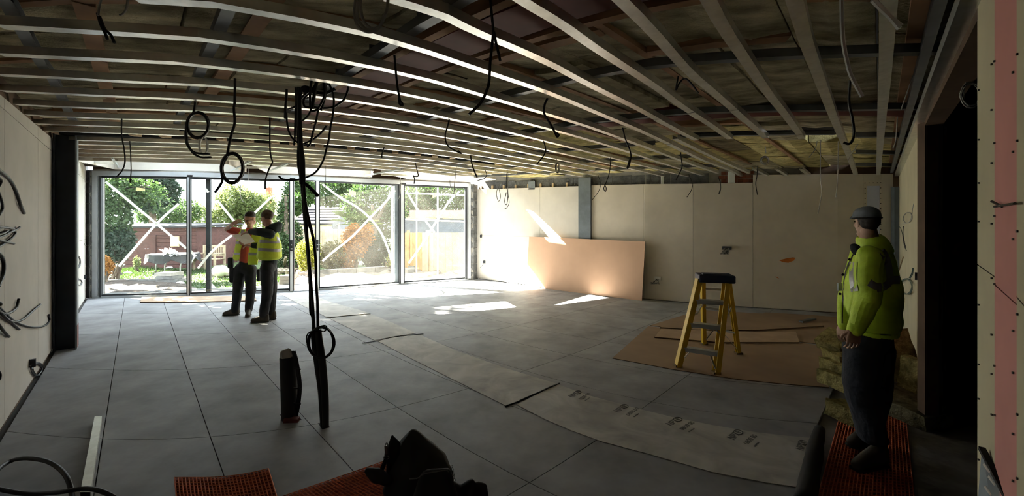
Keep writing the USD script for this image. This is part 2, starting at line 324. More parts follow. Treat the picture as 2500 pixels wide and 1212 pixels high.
for w, x0, sx in ((w2, 710.6, 1), (w3, 773.6, -1)):
    h = w.add('handle_plate', post(x0 - (2.6 if sx > 0 else 1.6), x0 + 4, .95, 1.20, .012, -.016), D_)
    A = wbase(x0 + 1.5); B = wbase(x0 + (1.8 if sx > 0 else 13)); nb = np.array([wdir[1], -wdir[0]])
    w.add('lever', cat(bar((*(A + nb * .02), 1.09), (*(A + nb * .06), 1.09), .015, .015), bar((*(A + nb * .06), 1.09), (*(B + nb * .06), 1.11 if sx > 0 else 1.08), .016, .016), bar((*(A + nb * .02), 1.0), (*(A + nb * .035), 1.0), .03, .03)), 'frame_grey', under=h)
# ---------------------------------------------------------------- back wall: plasterboards, blocks and studs showing above them
wb = Thing('wall_back', 'plasterboarded back wall with bare blocks showing above it', kind='structure')
def bw(x): return ray_on(x, BP)
def zpx(x, y, pts=BP): Q = ray_on(x, pts); return EYE - (y - HZ) / F * Q[1]
def bpanel(x0, x1, y0, y1, zb=.012, m='plaster_grey', zm=None):
    xs = [x0] + [x for x, _ in BW if x0 + 2 < x < x1 - 2] + [x1]; n = len(xs)
    for lo, hi in ([(0, 1)] if zm is None else [(0, zm), (zm, 1)]):
        gs = []
        for a, b in zip(xs, xs[1:]):
            A, B = bw(a), bw(b); ta = (a - x0) / (x1 - x0); tb = (b - x0) / (x1 - x0)
            za = zpx(a, y0 + (y1 - y0) * ta) if y0 else zt(A, .02); z_b = zpx(b, y0 + (y1 - y0) * tb) if y0 else zt(B, .02)
            d = (A - B) / np.linalg.norm(A - B); e = .0025
            A2 = A - d * (e if a == x0 else 0); B2 = B + d * (e if b == x1 else 0)
            l = zb if lo == 0 else lo + .002; h0, h1 = (z_b, za) if hi == 1 else (hi - .002, hi - .002)
            gs.append(wall(B2, A2, l, h0, l, h1, .0125))
        wb.add('plasterboard', cat(*gs), m)
bpanel(1165, 1318, 463, 458, m='plaster_white', zm=1.25); bpanel(1318, 1442, 458, 454, m='plaster_white', zm=1.25)
bpanel(1442, 1572, 453, 450); bpanel(1572, 1692, 450, 449); bpanel(1692, 1838, 449, 447); bpanel(1838, 2108, 0, 0); bpanel(2152, 2195, 0, 0)
slot_l, slot_r = bw(2108), bw(2152)
for A, B, z0, z1 in ((slot_l, slot_r, 2.345, None), (slot_l, slot_r, .012, .62)):
    wb.add('plasterboard', wall(B, A, z0, z1 or zt(B, .02), z0, z1 or zt(A, .02), .0125), 'plaster_grey')
back = [b + np.array([.035, .055]) for b in BP]
for A, B in zip(back, back[1:]):
    wb.add('block_backing', wall(B + ([.5, -.3] if B[0] > 6.6 else [0, 0]), A, -.05, 3.2, -.05, 3.2, .12), 'mortar' if A[0] < 5 else 'timber_dark')
xs = list(np.arange(1160, 1756, 47.5)); 
for i, (a, b) in enumerate(zip(xs, xs[1:])):
    A, B = bw(a) + [.03, .045], bw(b) + [.03, .045]; d = (B - A) / np.linalg.norm(B - A); zc_ = zt(A)
    for r, (z0, z1) in enumerate(((-.36, -.15), (-.14, .07))):
        wb.add('block', wall(B - d * .006, A + d * .006, zc_ + z0, zc_ + z1, zc_ + z0, zc_ + z1, .03), 'block')
for i, x in enumerate(np.arange(1754, 1836, 13.4)):
    for r in range(4):
        a = x + (6 if r % 2 else 0); A, B = bw(a) + [.03, .045], bw(min(a + 12.8, 1838)) + [.03, .045]; z0 = zt(A) - .19 + r * .075
        wb.add('brick', wall(B, A, z0, z0 + .065, z0, z0 + .065, .03), 'brick_red')
for x in (1172, 1200, 1228, 1257, 1288, 1318, 1348, 1382):
    A, B = bw(x - 2) + [.013, .02], bw(x + 2.2) + [.013, .02]; z = zt(A); wb.add('stud', wall(B, A, z - .45, z - .03, z - .45, z - .03, .03), 'timber_pale')
for x, w_ in ((1616.5, 3.5), (1785, 9)):
    A, B = bw(x - w_) + [.01, .017], bw(x + w_) + [.01, .017]; z = zt(A); wb.add('metal_stud', cat(wall(B, A, z - .3, z + .1, z - .3, z + .1, .012), wall(lerp(A, B, .35), lerp(A, B, .15), z - .3, z + .1, z - .3, z + .1, -.012)), 'frame_white')
A, B = bw(1290), bw(1306); wb.add('steel_plate', wall(B, A, 2.45, 2.66, 2.45, 2.66, .015), 'steel_grey')
# steel column on the back wall
A, B = FL(1415, 716)[:2], FL(1443, 719)[:2]
sc = Thing('steel_column', 'pale grey steel column on the back wall above the leaning board', 'column')
Q = bw(1429); dn = np.array([-.55, -.835]); dt = (bw(1443) - bw(1415)); dt /= np.linalg.norm(dt)
cq = lambda s, o, z: (*(Q + dt * s + dn * o), z)
zc = zt(Q, .06)
sc.add('face', box8([cq(-.155, .04, 0), cq(.155, .04, 0), cq(.155, .052, 0), cq(-.155, .052, 0)] + [cq(-.155, .04, zc), cq(.155, .04, zc), cq(.155, .052, zc), cq(-.155, .052, zc)]), 'steel_grey')
sc.add('web', box8([cq(-.01, .0, 0), cq(.01, .0, 0), cq(.01, .04, 0), cq(-.01, .04, 0)] + [cq(-.01, 0, zc), cq(.01, 0, zc), cq(.01, .04, zc), cq(-.01, .04, zc)]), 'steel_grey')
sc.add('flange', box8([cq(-.155, .0, 0), cq(.155, .0, 0), cq(.155, .014, 0), cq(-.155, .014, 0)] + [cq(-.155, 0, zc), cq(.155, 0, zc), cq(.155, .014, zc), cq(-.155, .014, zc)]), 'steel_grey')
# narrow slot window with a screwed lining
w5 = Thing('window_5', 'narrow pale window strip behind the man in the yellow jacket', kind='structure')
def sl(x, z, o): Qx = bw(x); return (*(Qx + np.array([.018, .03]) * o), z)
mat('frosted', (.62, .66, .85), .5, var=.03); mat('screw', (.05, .045, .04), .5)
w5.add('pane', box8([sl(2117, .6, .5), sl(2148, .6, .5), sl(2148, .6, .7), sl(2117, .6, .7)] + [sl(2117, 2.25, .5), sl(2148, 2.25, .5), sl(2148, 2.25, .7), sl(2117, 2.25, .7)]), 'frosted')
for a, b in ((2108, 2117), (2148, 2152)): w5.add('lining', box8([sl(a, .6, .05), sl(b, .6, .05), sl(b, .6, 1.6), sl(a, .6, 1.6)] + [sl(a, 2.35, .05), sl(b, 2.35, .05), sl(b, 2.35, 1.6), sl(a, 2.35, 1.6)]), 'plaster_grey')
w5.add('head_lining', box8([sl(2117, 2.25, .05), sl(2148, 2.25, .05), sl(2148, 2.25, 1.6), sl(2117, 2.25, 1.6)] + [sl(2117, 2.35, .05), sl(2148, 2.35, .05), sl(2148, 2.35, 1.6), sl(2117, 2.35, 1.6)]), 'plaster_grey')
w5.add('screw', cat(*[box(sl(x, z, -.0), (.012, .012, .012)) for x, z in [(2112, 2.3 - .09 * i) for i in range(12)] + [(2150, 2.3 - .09 * i) for i in range(12)] + [(2122, 2.3), (2132, 2.3), (2142, 2.3)]]), 'screw', kind='stuff')
# corner post
A = bw(2186); one('corner_post', 'grey green steel post in the far right corner', 'post', box8([(*(A + o), z) for z in (0, 2.22) for o in ([-.10, -.09], [-.02, -.13], [-.0, -.05], [-.08, -.01])]), 'steel_grey')

# ---------------------------------------------------------------- right wall and the dark doorway
wr = Thing('wall_right', 'cream plasterboard wall with pink boards and a doorway', kind='structure')
def rwall(A, B, z0, z1, m, nm='plasterboard'): strip(wr, nm, A, B, z0, z1, m, off=0, gap=.0015)
rt = lambda t: lerp(RC, RJ, t)
def rx(x): return ray_on(x, RW)
for xa, xb, m in ((2195, 2240, 'plaster_cream'), (2240, 2252, 'plaster_pink'), (2252, 2258, 'plaster_cream')):
    A, B = rx(xa), rx(xb); strip(wr, 'plasterboard', B, A, .012, lambda Q: zt(Q, -.02), m, gap=.001)
zl = 2.40
for xa, xb, m in ((2386, 2428, 'plaster_cream'), (2428, 2482, 'plaster_pink'), (2482, 2560, 'plaster_cream')):
    A, B = rx(xa), ray_on(xb, RW) if xb < 2550 else RE
    ja = {2386: (1.445, 1.43), 2428: (1.405, 1.385), 2482: (1.405, 1.36)}[xa]
    for z0, z1 in ((0, 0), (1, 1)):
        za, z_b = ja
        q = wall(B, A, .012 if not z0 else z_b + .003, z_b - .001 if not z0 else zt(B, -.02), .012 if not z0 else za + .003, za - .001 if not z0 else zt(A, -.02), .0125); wr.add('plasterboard', q, m)
sv = []
for x, zs in ((2392, (.75, .95, 1.1, 1.3, 1.6, 1.75, 1.9, 2.1)), (2424, (.7, .8, .98, 1.12, 1.25, 1.42, 1.6, 1.8, 1.95, 2.1)), (2431, (.72, .83, 1.0, 1.14, 1.4, 1.63, 1.83, 2.12)), (2477, (.66, .9, 1.05, 1.2, 1.33, 1.55, 1.78, 2.0, 2.2)), (2487, (.7, .93, 1.1, 1.36, 1.58, 1.8, 2.02))):
    A = rx(x); sv += [box((A[0] - .002, A[1] + .002, z + R.uniform(-.02, .02)), (.0035, .0035, .006)) for z in zs]
wr.add('screw', cat(*sv), 'screw', kind='stuff')
dn_ = lambda Q, o: np.array(Q) + np.array([.72, -.69]) * o      # outward from the right wall
# stud frame behind the boards, door jamb, lintel
jt = (RN - RJ) / np.linalg.norm(RN - RJ); jo = np.array([-jt[1], jt[0]]) * -1
if jo @ np.array([1, -1]) < 0: jo = -jo
dr = Thing('door_1', 'open doorway into a dark room, rough timber lining', kind='structure')
j0, j1 = RJ, RJ + np.array([.085, -.02]); 
A = FL(2258, 1046)[:2]; Bq = FL(2292, 1046)[:2]; Cq = FL(2312, 1044)[:2]
dr.add('jamb', box8([(*A, 0), (*Bq, 0), (*(Bq + [.05, .07]), 0), (*(A + [.03, .09]), 0)] + [(*A, 2.39), (*Bq, 2.39), (*(Bq + [.05, .07]), 2.39), (*(A + [.03, .09]), 2.39)]), 'timber_dark')
dr.add('steel_edge', box8([(*(Bq + [.002, .01]), 0), (*Cq, 0), (*(Cq + [.05, .07]), 0), (*(Bq + [.05, .08]), 0)] + [(*(Bq + [.002, .01]), 2.36), (*Cq, 2.36), (*(Cq + [.05, .07]), 2.36), (*(Bq + [.05, .08]), 2.36)]), 'steel_dark')
N2 = RN + (RJ - RN) * .0; wid = np.array(Bq) - np.array(A)
z_l = lambda Q: zt(Q, -.045)
nr = np.array([.82, -.15]) * .16
dr.add('lintel', box8([(*A, 2.36), (*(A + wid * 1.25), 2.36), (*(N2 + nr), z_l(N2) - .03), (*N2, z_l(N2) - .03)] + [(*A, 2.41), (*(A + wid * 1.25), 2.41), (*(N2 + nr), z_l(N2) + .02), (*N2, z_l(N2) + .02)]), 'timber_dark')
e0 = RN; dr.add('jamb', box8([(*(e0 + [.012, .002]), 0), (*(e0 + [.10, .0]), 0), (*(RE + [.12, .0]), 0), (*(RE + [.02, 0]), 0)] + [(*(e0 + [.012, .002]), 2.4), (*(e0 + [.10, .0]), 2.4), (*(RE + [.12, .0]), 2.4), (*(RE + [.02, 0]), 2.4)]), 'timber_dark')
# dark room beyond
dk = Thing('wall_beyond', 'bare dark walls of the room beyond the doorway', kind='structure')
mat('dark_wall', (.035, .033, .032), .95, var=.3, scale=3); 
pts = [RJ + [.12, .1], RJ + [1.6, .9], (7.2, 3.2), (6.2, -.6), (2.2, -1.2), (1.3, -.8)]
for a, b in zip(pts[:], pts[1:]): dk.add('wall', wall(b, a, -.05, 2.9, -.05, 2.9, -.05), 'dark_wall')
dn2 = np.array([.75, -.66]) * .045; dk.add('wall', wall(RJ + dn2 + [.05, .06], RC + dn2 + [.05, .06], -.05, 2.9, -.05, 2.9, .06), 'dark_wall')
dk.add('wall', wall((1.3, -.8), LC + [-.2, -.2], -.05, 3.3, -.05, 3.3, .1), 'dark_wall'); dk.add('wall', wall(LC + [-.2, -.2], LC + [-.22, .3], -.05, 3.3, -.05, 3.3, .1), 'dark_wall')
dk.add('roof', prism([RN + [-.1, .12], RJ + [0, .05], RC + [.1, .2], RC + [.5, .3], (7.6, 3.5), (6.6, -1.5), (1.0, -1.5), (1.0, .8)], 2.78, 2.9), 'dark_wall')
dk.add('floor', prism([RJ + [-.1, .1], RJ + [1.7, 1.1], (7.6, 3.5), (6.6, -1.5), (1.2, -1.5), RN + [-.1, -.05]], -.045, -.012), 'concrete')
# ---------------------------------------------------------------- ceiling: battens, channels, beam, joists, insulation, roof
ce = Thing('ceiling', 'open ceiling of steel battens below joists and insulation slabs', kind='structure')
BT = [
 [(330, 0), (500, 10), (570, 20), (672, 40), (770, 56), (850, 73), (960, 100), (1000, 113), (1090, 143), (1200, 180), (1260, 200), (1320, 220), (1376, 242), (1406, 254), (1500, 294), (1550, 314), (1628, 350), (1666, 368), (1716, 392), (1780, 416), (1812, 432)],
 [(940, -5), (958, 2), (1000, 13), (1086, 41), (1160, 78), (1250, 115), (1340, 155), (1390, 182), (1440, 208), (1500, 238), (1546, 260), (1608, 294), (1666, 326), (1700, 343)],
 [(1250, -14), (1270, 0), (1374, 62), (1442, 110), (1500, 148), (1550, 180), (1610, 220), (1660, 257), (1740, 310), (1782, 340)],
 [(1500, -14), (1516, 0), (1600, 86), (1680, 174), (1740, 225), (1790, 268), (1870, 338)],
 [(1722, -14), (1730, 0), (1766, 68), (1820, 148), (1875, 228), (1920, 285), (1958, 338)],
 [(1935, -14), (1940, 0), (1960, 80), (1988, 160), (2012, 225), (2040, 300), (2070, 375), (2091, 433)],
 [(2170, -14), (2169, 0), (2160, 200), (2152, 300), (2144, 433)],
 [(0, 66), (100, 71), (240, 80), (466, 94), (530, 104), (620, 115), (676, 124), (790, 142), (892, 162), (1000, 184), (1140, 222), (1240, 252), (1330, 278), (1430, 308), (1500, 333), (1544, 348), (1660, 392), (1752, 424)],
 [(0, 134), (160, 142), (456, 156), (570, 170), (696, 185), (780, 196), (850, 207), (1000, 233), (1150, 267), (1300, 306), (1376, 325), (1500, 361), (1620, 400), (1716, 430)],
 [(0, 184), (140, 190), (300, 200), (500, 209), (620, 220), (720, 231), (768, 236), (850, 246), (1000, 270), (1090, 289), (1200, 314), (1300, 338), (1500, 388), (1600, 413), (1680, 432)],
 [(6, 223), (260, 235), (500, 246), (690, 261), (830, 277), (1000, 300), (1080, 314), (1200, 338), (1320, 364), (1500, 404), (1580, 422), (1620, 432)],
 [(40, 256), (240, 265), (500, 273), (690, 289), (840, 302), (1000, 322), (1130, 344), (1200, 357), (1350, 388), (1500, 418)],
 [(64, 281), (250, 290), (500, 297), (660, 308), (848, 324), (1000, 342), (1100, 357), (1254, 383), (1450, 418)],
 [(88, 303), (500, 318), (720, 333), (1000, 358), (1208, 387), (1460, 430)],
 [(106, 320), (500, 334), (760, 350), (1000, 371), (1250, 404), (1420, 432)],
 [(150, 342), (500, 352), (750, 366), (1000, 386), (1160, 404), (1340, 428)],
 [(150, 352), (500, 362), (750, 376), (1000, 395), (1260, 426)],
 [(152, 363), (500, 373), (750, 386), (1000, 404), (1200, 427)],
 [(166, 373), (500, 381), (750, 393), (1000, 411), (1150, 428)],
 [(176, 383), (500, 389), (750, 401), (1000, 419), (1110, 431)],
 [(186, 392), (284, 393)], [(192, 399), (284, 401)], [(198, 406), (288, 409)], [(600, 402), (662, 404)], [(590, 411), (655, 412)], [(930, 428), (1000, 431)]]
w_, h_, t_ = .027, .046, .003
UP = [(-w_, h_), (-w_, 0), (w_, 0), (w_, h_), (w_ - t_, h_), (w_ - t_, t_), (-w_ + t_, t_), (-w_ + t_, h_)]
ww, hh = .045, .03; UP2 = [(-ww, hh), (-ww + .006, 0.006), (-ww + .012, 0), (ww - .012, 0), (ww - .006, .006), (ww, hh), (ww - .003, hh), (ww - .014, .003), (-ww + .014, .003), (-ww + .003, hh)]
for i, b in enumerate(BT):
    path = resamp(spline([CL(*p) for p in b], 6) if len(b) > 2 else [CL(*p) for p in b], 30 if len(b) > 8 else 16)
    ce.add('batten', sweep(path, UP), 'galv')
    if i < 9:                                                  # overlapping joint sleeve where two lengths meet
        k = len(path) // 2 + (i * 5) % 7; ce.add('batten_joint', sweep(path[k:k + 3] + [0, 0, -.004], [(-w_ - .002, h_ + .004), (-w_ - .002, 0), (w_ + .002, 0), (w_ + .002, h_ + .004), (w_, h_ + .004), (w_, .002), (-w_, .002), (-w_, h_ + .004)]), 'galv')
seg = [CL(*p) for p in [(1648, 340), (1700, 365), (1760, 394), (1828, 424)]]; ce.add('batten', sweep(resamp(seg, 8), UP), 'galv')
for a in ([(1840, 414), (1880, 434)], [(1895, 414), (1926, 433)], [(1955, 414), (1980, 433)]): ce.add('batten', sweep(resamp([CL(*p) for p in a], 4), UP), 'galv')
CP = [(-.026, .046), (-.026, 0), (.026, 0), (.026, .003), (-.023, .003), (-.023, .043), (.026, .043), (.026, .046)]
def channel(path, m='galv_dark', dz=.046):
    ce.add('primary_channel', sweep(np.array(path) + [0, 0, 0], [(a, b + dz) for a, b in CP]), m)
PC = [[(0, 18), (22, 45), (65, 118), (100, 175), (130, 215), (142, 240), (160, 275), (175, 305), (185, 318)], [(572, 20), (545, 80), (515, 142), (500, 170), (480, 220), (465, 250), (450, 275), (438, 300), (430, 322)],
      [(1205, 0), (1140, 28), (1095, 57), (1025, 93), (985, 118), (908, 165), (870, 187), (825, 217), (770, 251), (738, 270), (705, 295), (675, 315), (645, 333)],
      [(2325, 152), (2175, 155), (2000, 160), (1865, 165), (1710, 174), (1600, 183), (1500, 198), (1430, 210), (1330, 233), (1240, 253), (1160, 275), (1092, 291), (1030, 310), (980, 323), (930, 340), (880, 353)],
      [(2265, 282), (2150, 283), (2000, 285), (1850, 287), (1700, 291), (1600, 298), (1548, 304), (1430, 314), (1360, 326), (1290, 337), (1205, 347), (1170, 355), (1100, 368)]]
for c in PC: channel(resamp(spline([CL(*p) for p in c], 5), 26))
channel(resamp([CL(*p) for p in [(1660, 347), (1780, 343), (1950, 340), (2040, 340)]], 12)); 
for y0, y1, xa in ((347, 346, 2232), (387, 384, 2215), (415, 412, 2204)): channel(resamp([CL(xa, y0), CL(2085, y1)], 6))
for p in (5.05, 6.25, 7.45): channel([WC(p, q, 0) for q in np.linspace(2.6 if p > 5 else .2, 8.6, 22)])
for c in PC[:3]:
    for k in range(1, len(c), 2):
        v = CL(*c[k]); ce.add('hanger', box((v[0], v[1], v[2] + .16), (.03, .004, .17), .4), 'galv_dark')
# steel beam in red primer, timber plates along it
bx = [WC(1.66, q, .10) for q in np.linspace(.25, 5.4, 14)]
ce.add('steel_beam', sweep(bx, [(-.13, 0), (.13, 0), (.13, .016), (.012, .016), (.012, .2), (.13, .2), (.13, .215), (-.13, .215), (-.13, .2), (-.012, .2), (-.012, .016), (-.13, .016)]), 'steel_primer')
for o in (-.2, .2): ce.add('beam_plate', sweep([WC(1.66 + o, q, .09) for q in np.linspace(.25, 5.4, 14)], [(-.025, 0), (.025, 0), (.025, .06), (-.025, .06)]), 'timber')
ce.add('steel_beam', sweep([WC(3.98, q, .09) for q in np.linspace(-.3, 3.2, 14)], [(-.09, 0), (.09, 0), (.09, .016), (.012, .016), (.012, .2), (-.012, .2), (-.012, .016), (-.09, .016)]), 'steel_primer')
ce.add('steel_beam', sweep([CL(*p, .05) for p in [(165, 333), (300, 337), (500, 343), (700, 357), (1000, 383), (1200, 405)]], [(-.1, 0), (.1, 0), (.1, .2), (-.1, .2)]), 'steel_dark')
# timber blocks between the joists far off
for k, x in enumerate((330, 403, 475, 541, 608, 672, 717, 780, 857, 912, 965, 1020, 1062, 1105, 1150)):
    for dy in (0, 10): v = CL(x - dy * 1.0, np.interp(x, (330, 541, 672, 1105), (333, 344, 352, 388)) + dy, .03); ce.add('timber_block', box(v + [0, 0, .03], (.085, .10, .05), .2), 'timber_pale')
# joists (along the battens), noggins, insulation slabs between them
qs = np.arange(-.42, 9.0, .44)
LWELL = [(283, 600), (655, 905), (1000, 1150)]
def inwell(v):
    x = 1250 + v[0] / v[1] * F
    try: b_ = wbase(min(max(x, 226), 1149))
    except ValueError: return False
    return np.linalg.norm(b_) - np.hypot(v[0], v[1]) < 1.65 and any(a - 12 < x < b + 16 for a, b in LWELL)
for i, q in enumerate(qs):
    if i % 2 == 0 and q > .2: ce.add('joist', sweep([WC(p, q, .13) for p in np.linspace(-1.0, 8.3 if q > 3 else (1.45 if q < 1.0 else 7.9), 26)], [(-.022, 0), (.022, 0), (.022, .2), (-.022, .2)]), 'timber')
for p in (-.25, .62, 2.05, 2.45, 3.3, 4.5):
    for a, b in zip(qs[2:13:2], qs[4:15:2]):
        if p > 2 and R.random() < .5: continue
        ce.add('noggin', sweep([WC(p, q, .125) for q in np.linspace(a + .025, b - .025, 3)], [(-.04, 0), (.04, 0), (.04, .09), (-.04, .09)]), 'timber')
for p in (1.15, 2.0): ce.add('noggin', sweep([WC(p, q, .12) for q in np.linspace(-.1, .35, 3)], [(-.035, 0), (.035, 0), (.035, .09), (-.035, .09)]), 'timber')
ce.add('wall_plate', sweep([WC(p, -.17, .11) for p in np.linspace(1.2, 7.6, 18)], [(-.03, 0), (.03, 0), (.03, .1), (-.03, .1)]), 'timber')
n_ins = 0
for i, (qa, qb) in enumerate(zip(qs, qs[1:])):
    p = -1.05 - (i % 3) * .35
    while p < 9.0:
        ln = R.choice((.9, 1.15, 1.2, 1.3)); pa, pb = max(p, -1.05), min(p + ln - .015, 9.0); p += ln
        mid = WC((pa + pb) / 2, (qa + qb) / 2)
        if pb - pa < .1 or abs((pa + pb) / 2 - 1.66) < .0 or R.random() < (.07 if mid[1] < 4.5 else .05) or inwell(mid): continue
        cut_ = [(pa, pb)]
        if qa < 5.2: 
            cut_ = [(a, b) for a, b in ((pa, min(pb, 1.42)), (max(pa, 1.9), pb)) if b - a > .08]
        for a, b in cut_:
            n = 5; g = []; dz0 = .155 + R.uniform(-.015, .02); e0, e1 = R.uniform(-.02, .03), R.uniform(-.02, .03); sag = R.uniform(0, .025)
            for k, t in enumerate(np.linspace(0, 1, n)):
                pp = a + (b - a) * t; s_ = -sag * math.sin(math.pi * t)
                for q_, z_ in ((qa + .006 + e0 * (k % 2) * .4, dz0 + s_ * .3), ((qa + qb) / 2, dz0 + s_ - .012), (qb - .006 - e1 * (k % 2) * .4, dz0 + s_ * .3), (qb - .006, dz0 + .09), (qa + .006, dz0 + .09)): g.append(WC(pp, q_, z_ + R.uniform(-.005, .005)))
            f = []
            for k in range(n - 1):
                for j in range(5): A_, B_, C_, D_2 = k * 5 + j, k * 5 + (j + 1) % 5, (k + 1) * 5 + (j + 1) % 5, (k + 1) * 5 + j; f += [[A_, B_, C_], [A_, C_, D_2]]
            for o in (0, (n - 1) * 5): f += [[o, o + 1, o + 4], [o + 1, o + 2, o + 4], [o + 2, o + 3, o + 4]]
            far = (mid[1] > 4.6 and mid[0] > -.5) or mid[0] > 3.6
            ce.add('insulation_slab', fix((np.array(g), np.array(f))), 'insulation_yellow' if far and R.random() < .75 else 'insulation'); n_ins += 1
# roof over it all, with three glazed light wells along the windows
nb = np.array([wdir[1], -wdir[0]])
ZR = 3.14
outer = Polygon([tuple(x) for x in [LA + [-.5, .3], WB[0] + [-.1, .28], WB[-1] + [.1, .3], *[np.array(b) + [.3, .35] for b in BP], RJ + [.4, .3], (2.0, 1.3), (1.5, -.9), LC + [-.4, -.4]]]).buffer(.02)
def hole(pts): return Polygon([tuple((np.array(q) - SUN * (ZR - q[2]))[:2]) for q in pts])
wells, roofh = [], []
for xa, xb in LWELL:
    a, b = wbase(xa) + nb * .06, wbase(xb) + nb * .06; wells.append([a, b, b + nb * 1.3, a + nb * 1.3])
def inner(w, m=.1): return Polygon([tuple(x) for x in w]).buffer(-m, join_style=2)
wallp = [on(1258, 490, BP), on(1310, 490, BP), on(1393, 602, BP, .15), on(1337, 601, BP, .15)]
roofh = [inner(wells[0], .22), inner(wells[1], .22), unary_union([hole(wallp), hole([FL(1335, 745), FL(1400, 751), FL(1495, 729), FL(1428, 718)])])]
w3p = unary_union([Polygon([tuple(x) for x in wells[2]]), roofh[2].buffer(.05)]).convex_hull
wells[2] = [np.array(c) for c in list(w3p.exterior.coords)[:-1]]
ce.add('roof_deck', prism(outer.difference(unary_union(roofh)), ZR, ZR + .12), 'roof_deck')
lwt = Thing('trim_4', 'white plasterboard linings of the three roof light wells', kind='structure')
for k, w in enumerate(wells):
    pw = Polygon([tuple(x) for x in w]); c = np.array(pw.centroid.coords[0])
    for a, b in zip(w, w[1:] + w[:1]):
        d_ = b - a; n_ = np.array([d_[1], -d_[0]]); 
        if n_ @ (c - a) > 0: a, b = b, a
        lwt.add('well_lining', wall(a, b, ZT + .035 if k < 9 else 0, ZR, ZT + .035, ZR, .03), 'plaster_white')
    lwt.add('well_soffit', prism(pw.difference(roofh[k]), ZR - .012, ZR - .002), 'plaster_white')
    wg = Thing(f'window_{6 + k}', ['roof light at the left end of the window wall', 'roof light over the middle of the window wall', 'roof light at the right end of the window wall'][k], kind='structure'); 
    for g in getattr(roofh[k], 'geoms', [roofh[k]]): wg.add('glass_pane', prism(g.buffer(.01), ZR + .12, ZR + .13), 'glass')
# metal trims under the well edges
for (xa, ya), (xb, yb) in (((274, 386), (290, 411)), ((612, 394), (566, 417)), ((704, 399), (655, 419)), ((980, 413), (893, 429))):
    ce.add('edge_trim', bar(CL(xa, ya), CL(xb, yb), .03, .03), 'frame_grey')
# perimeter channel on the right wall
rp = [np.array([*rx(x), 0]) for x in (2195.5, 2215, 2240, 2257)] + [np.array([*lerp(RJ, RN, t), 0]) for t in (.15, .35, .55, .75, .95)] + [np.array([*RE, 0])]
for v in rp: v[2] = zt(v, -.03)
ce.add('edge_channel', sweep(np.array(rp) + [-.025, .01, 0], [(-.03, .055), (-.03, 0), (.03, 0), (.03, .055), (.027, .055), (.027, .003), (-.027, .003), (-.027, .055)]), 'galv')
ce.add('edge_channel', sweep(np.array(rp) + [-.09, .04, .06], [(-.02, .05), (-.02, 0), (.02, 0), (.02, .05)]), 'galv_dark')
# ---------------------------------------------------------------- the garden outside
GZ = -.15
def G(x, y): return FL(x, y, GZ)
def fmat(name, cols, transl=.35):
    n = {'g': ('geometry', {}), 'r': ('rgb_ramp', {'ramp': [(i / (len(cols) - 1), c) for i, c in enumerate(cols)]}), 'p': ('principled_bsdf', {'roughness': .55, 'specular_ior_level': .3}), 't': ('translucent_bsdf', {}), 'm': ('mix_closure', {'fac': transl})}
    MATS[name] = usdkit.material(stage, '/World/Looks/' + name, n, [('g.random_per_island', 'r.fac'), ('r.color', 'p.base_color'), ('r.color', 't.color'), ('p.BSDF', 'm.closure1'), ('t.BSDF', 'm.closure2')], surface='m.closure')
fmat('leaf_green', [(0.025, 0.053, 0.013), (0.067, 0.098, 0.019), (0.134, 0.150, 0.038)]); fmat('leaf_mixed', [(0.031, 0.060, 0.017), (0.090, 0.120, 0.027), (0.215, 0.200, 0.054), (0.090, 0.104, 0.027), (0.233, 0.104, 0.034)])
fmat('leaf_dark', [(0.015, 0.032, 0.018), (0.029, 0.053, 0.025), (0.050, 0.075, 0.032)]); fmat('leaf_pale', [(0.099, 0.128, 0.041), (0.170, 0.192, 0.068), (0.251, 0.248, 0.095)])
fmat('leaf_yellow', [(.20, .21, .03), (.42, .37, .05), (.55, .45, .09)]); fmat('leaf_orange', [(.26, .11, .02), (.42, .19, .03), (.48, .28, .09), (.14, .10, .03)]); fmat('leaf_brown', [(.10, .09, .03), (.19, .16, .05), (.16, .13, .06)])
fmat('grass_blade', [(.03, .06, .01), (.065, .10, .02), (.12, .14, .035)], .4)
mat('lawn', (.045, .065, .017), .95, var=.3, scale=2, col2=(.025, .045, .013)); mat('soil', (.06, .045, .037), 1, var=.3, scale=5, bump=.8, bscale=30, col2=(.026, .02, .016)); mat('sand', (.20, .165, .13), 1, var=.2, scale=6, bump=.8, bscale=30, col2=(.11, .09, .07))
mat('bark', (.10, .075, .055), .95, var=.3); mat('shed_red', (.075, .030, .026), .8, var=.15, rnd=.06); mat('felt', (.034, .033, .038), .9, var=.15); mat('shed_grey', (.10, .11, .135), .8, rnd=.05)
mat('fence_cream', (.46, .37, .25), .85, var=.1, rnd=.1); mat('fence_wood', (.24, .19, .15), .85, var=.12, rnd=.1); mat('fence_orange', (.45, .26, .10), .85, var=.15, rnd=.1)
mat('tarp', (.03, .03, .035), .6, var=.3); mat('white_wrap', (.78, .78, .78), .5); mat('stone', (.14, .135, .13), .95, var=.2, scale=6, rnd=.12, bump=.3); mat('stone_pale', (.24, .22, .195), .95, var=.12, rnd=.1, bump=.2)
mat('pole', (.48, .48, .47), .45, metal=.6); mat('roof_pink', (.36, .21, .17), .9, rnd=.06); mat('render_cream', (.62, .55, .44), .9); mat('window_dark', (.03, .03, .035), .3); mat('cream', (.72, .68, .52), .6); mat('yellow_sticker', (.85, .80, .42), .6); mat('wood_pale', (.33, .27, .19), .8, rnd=.1)
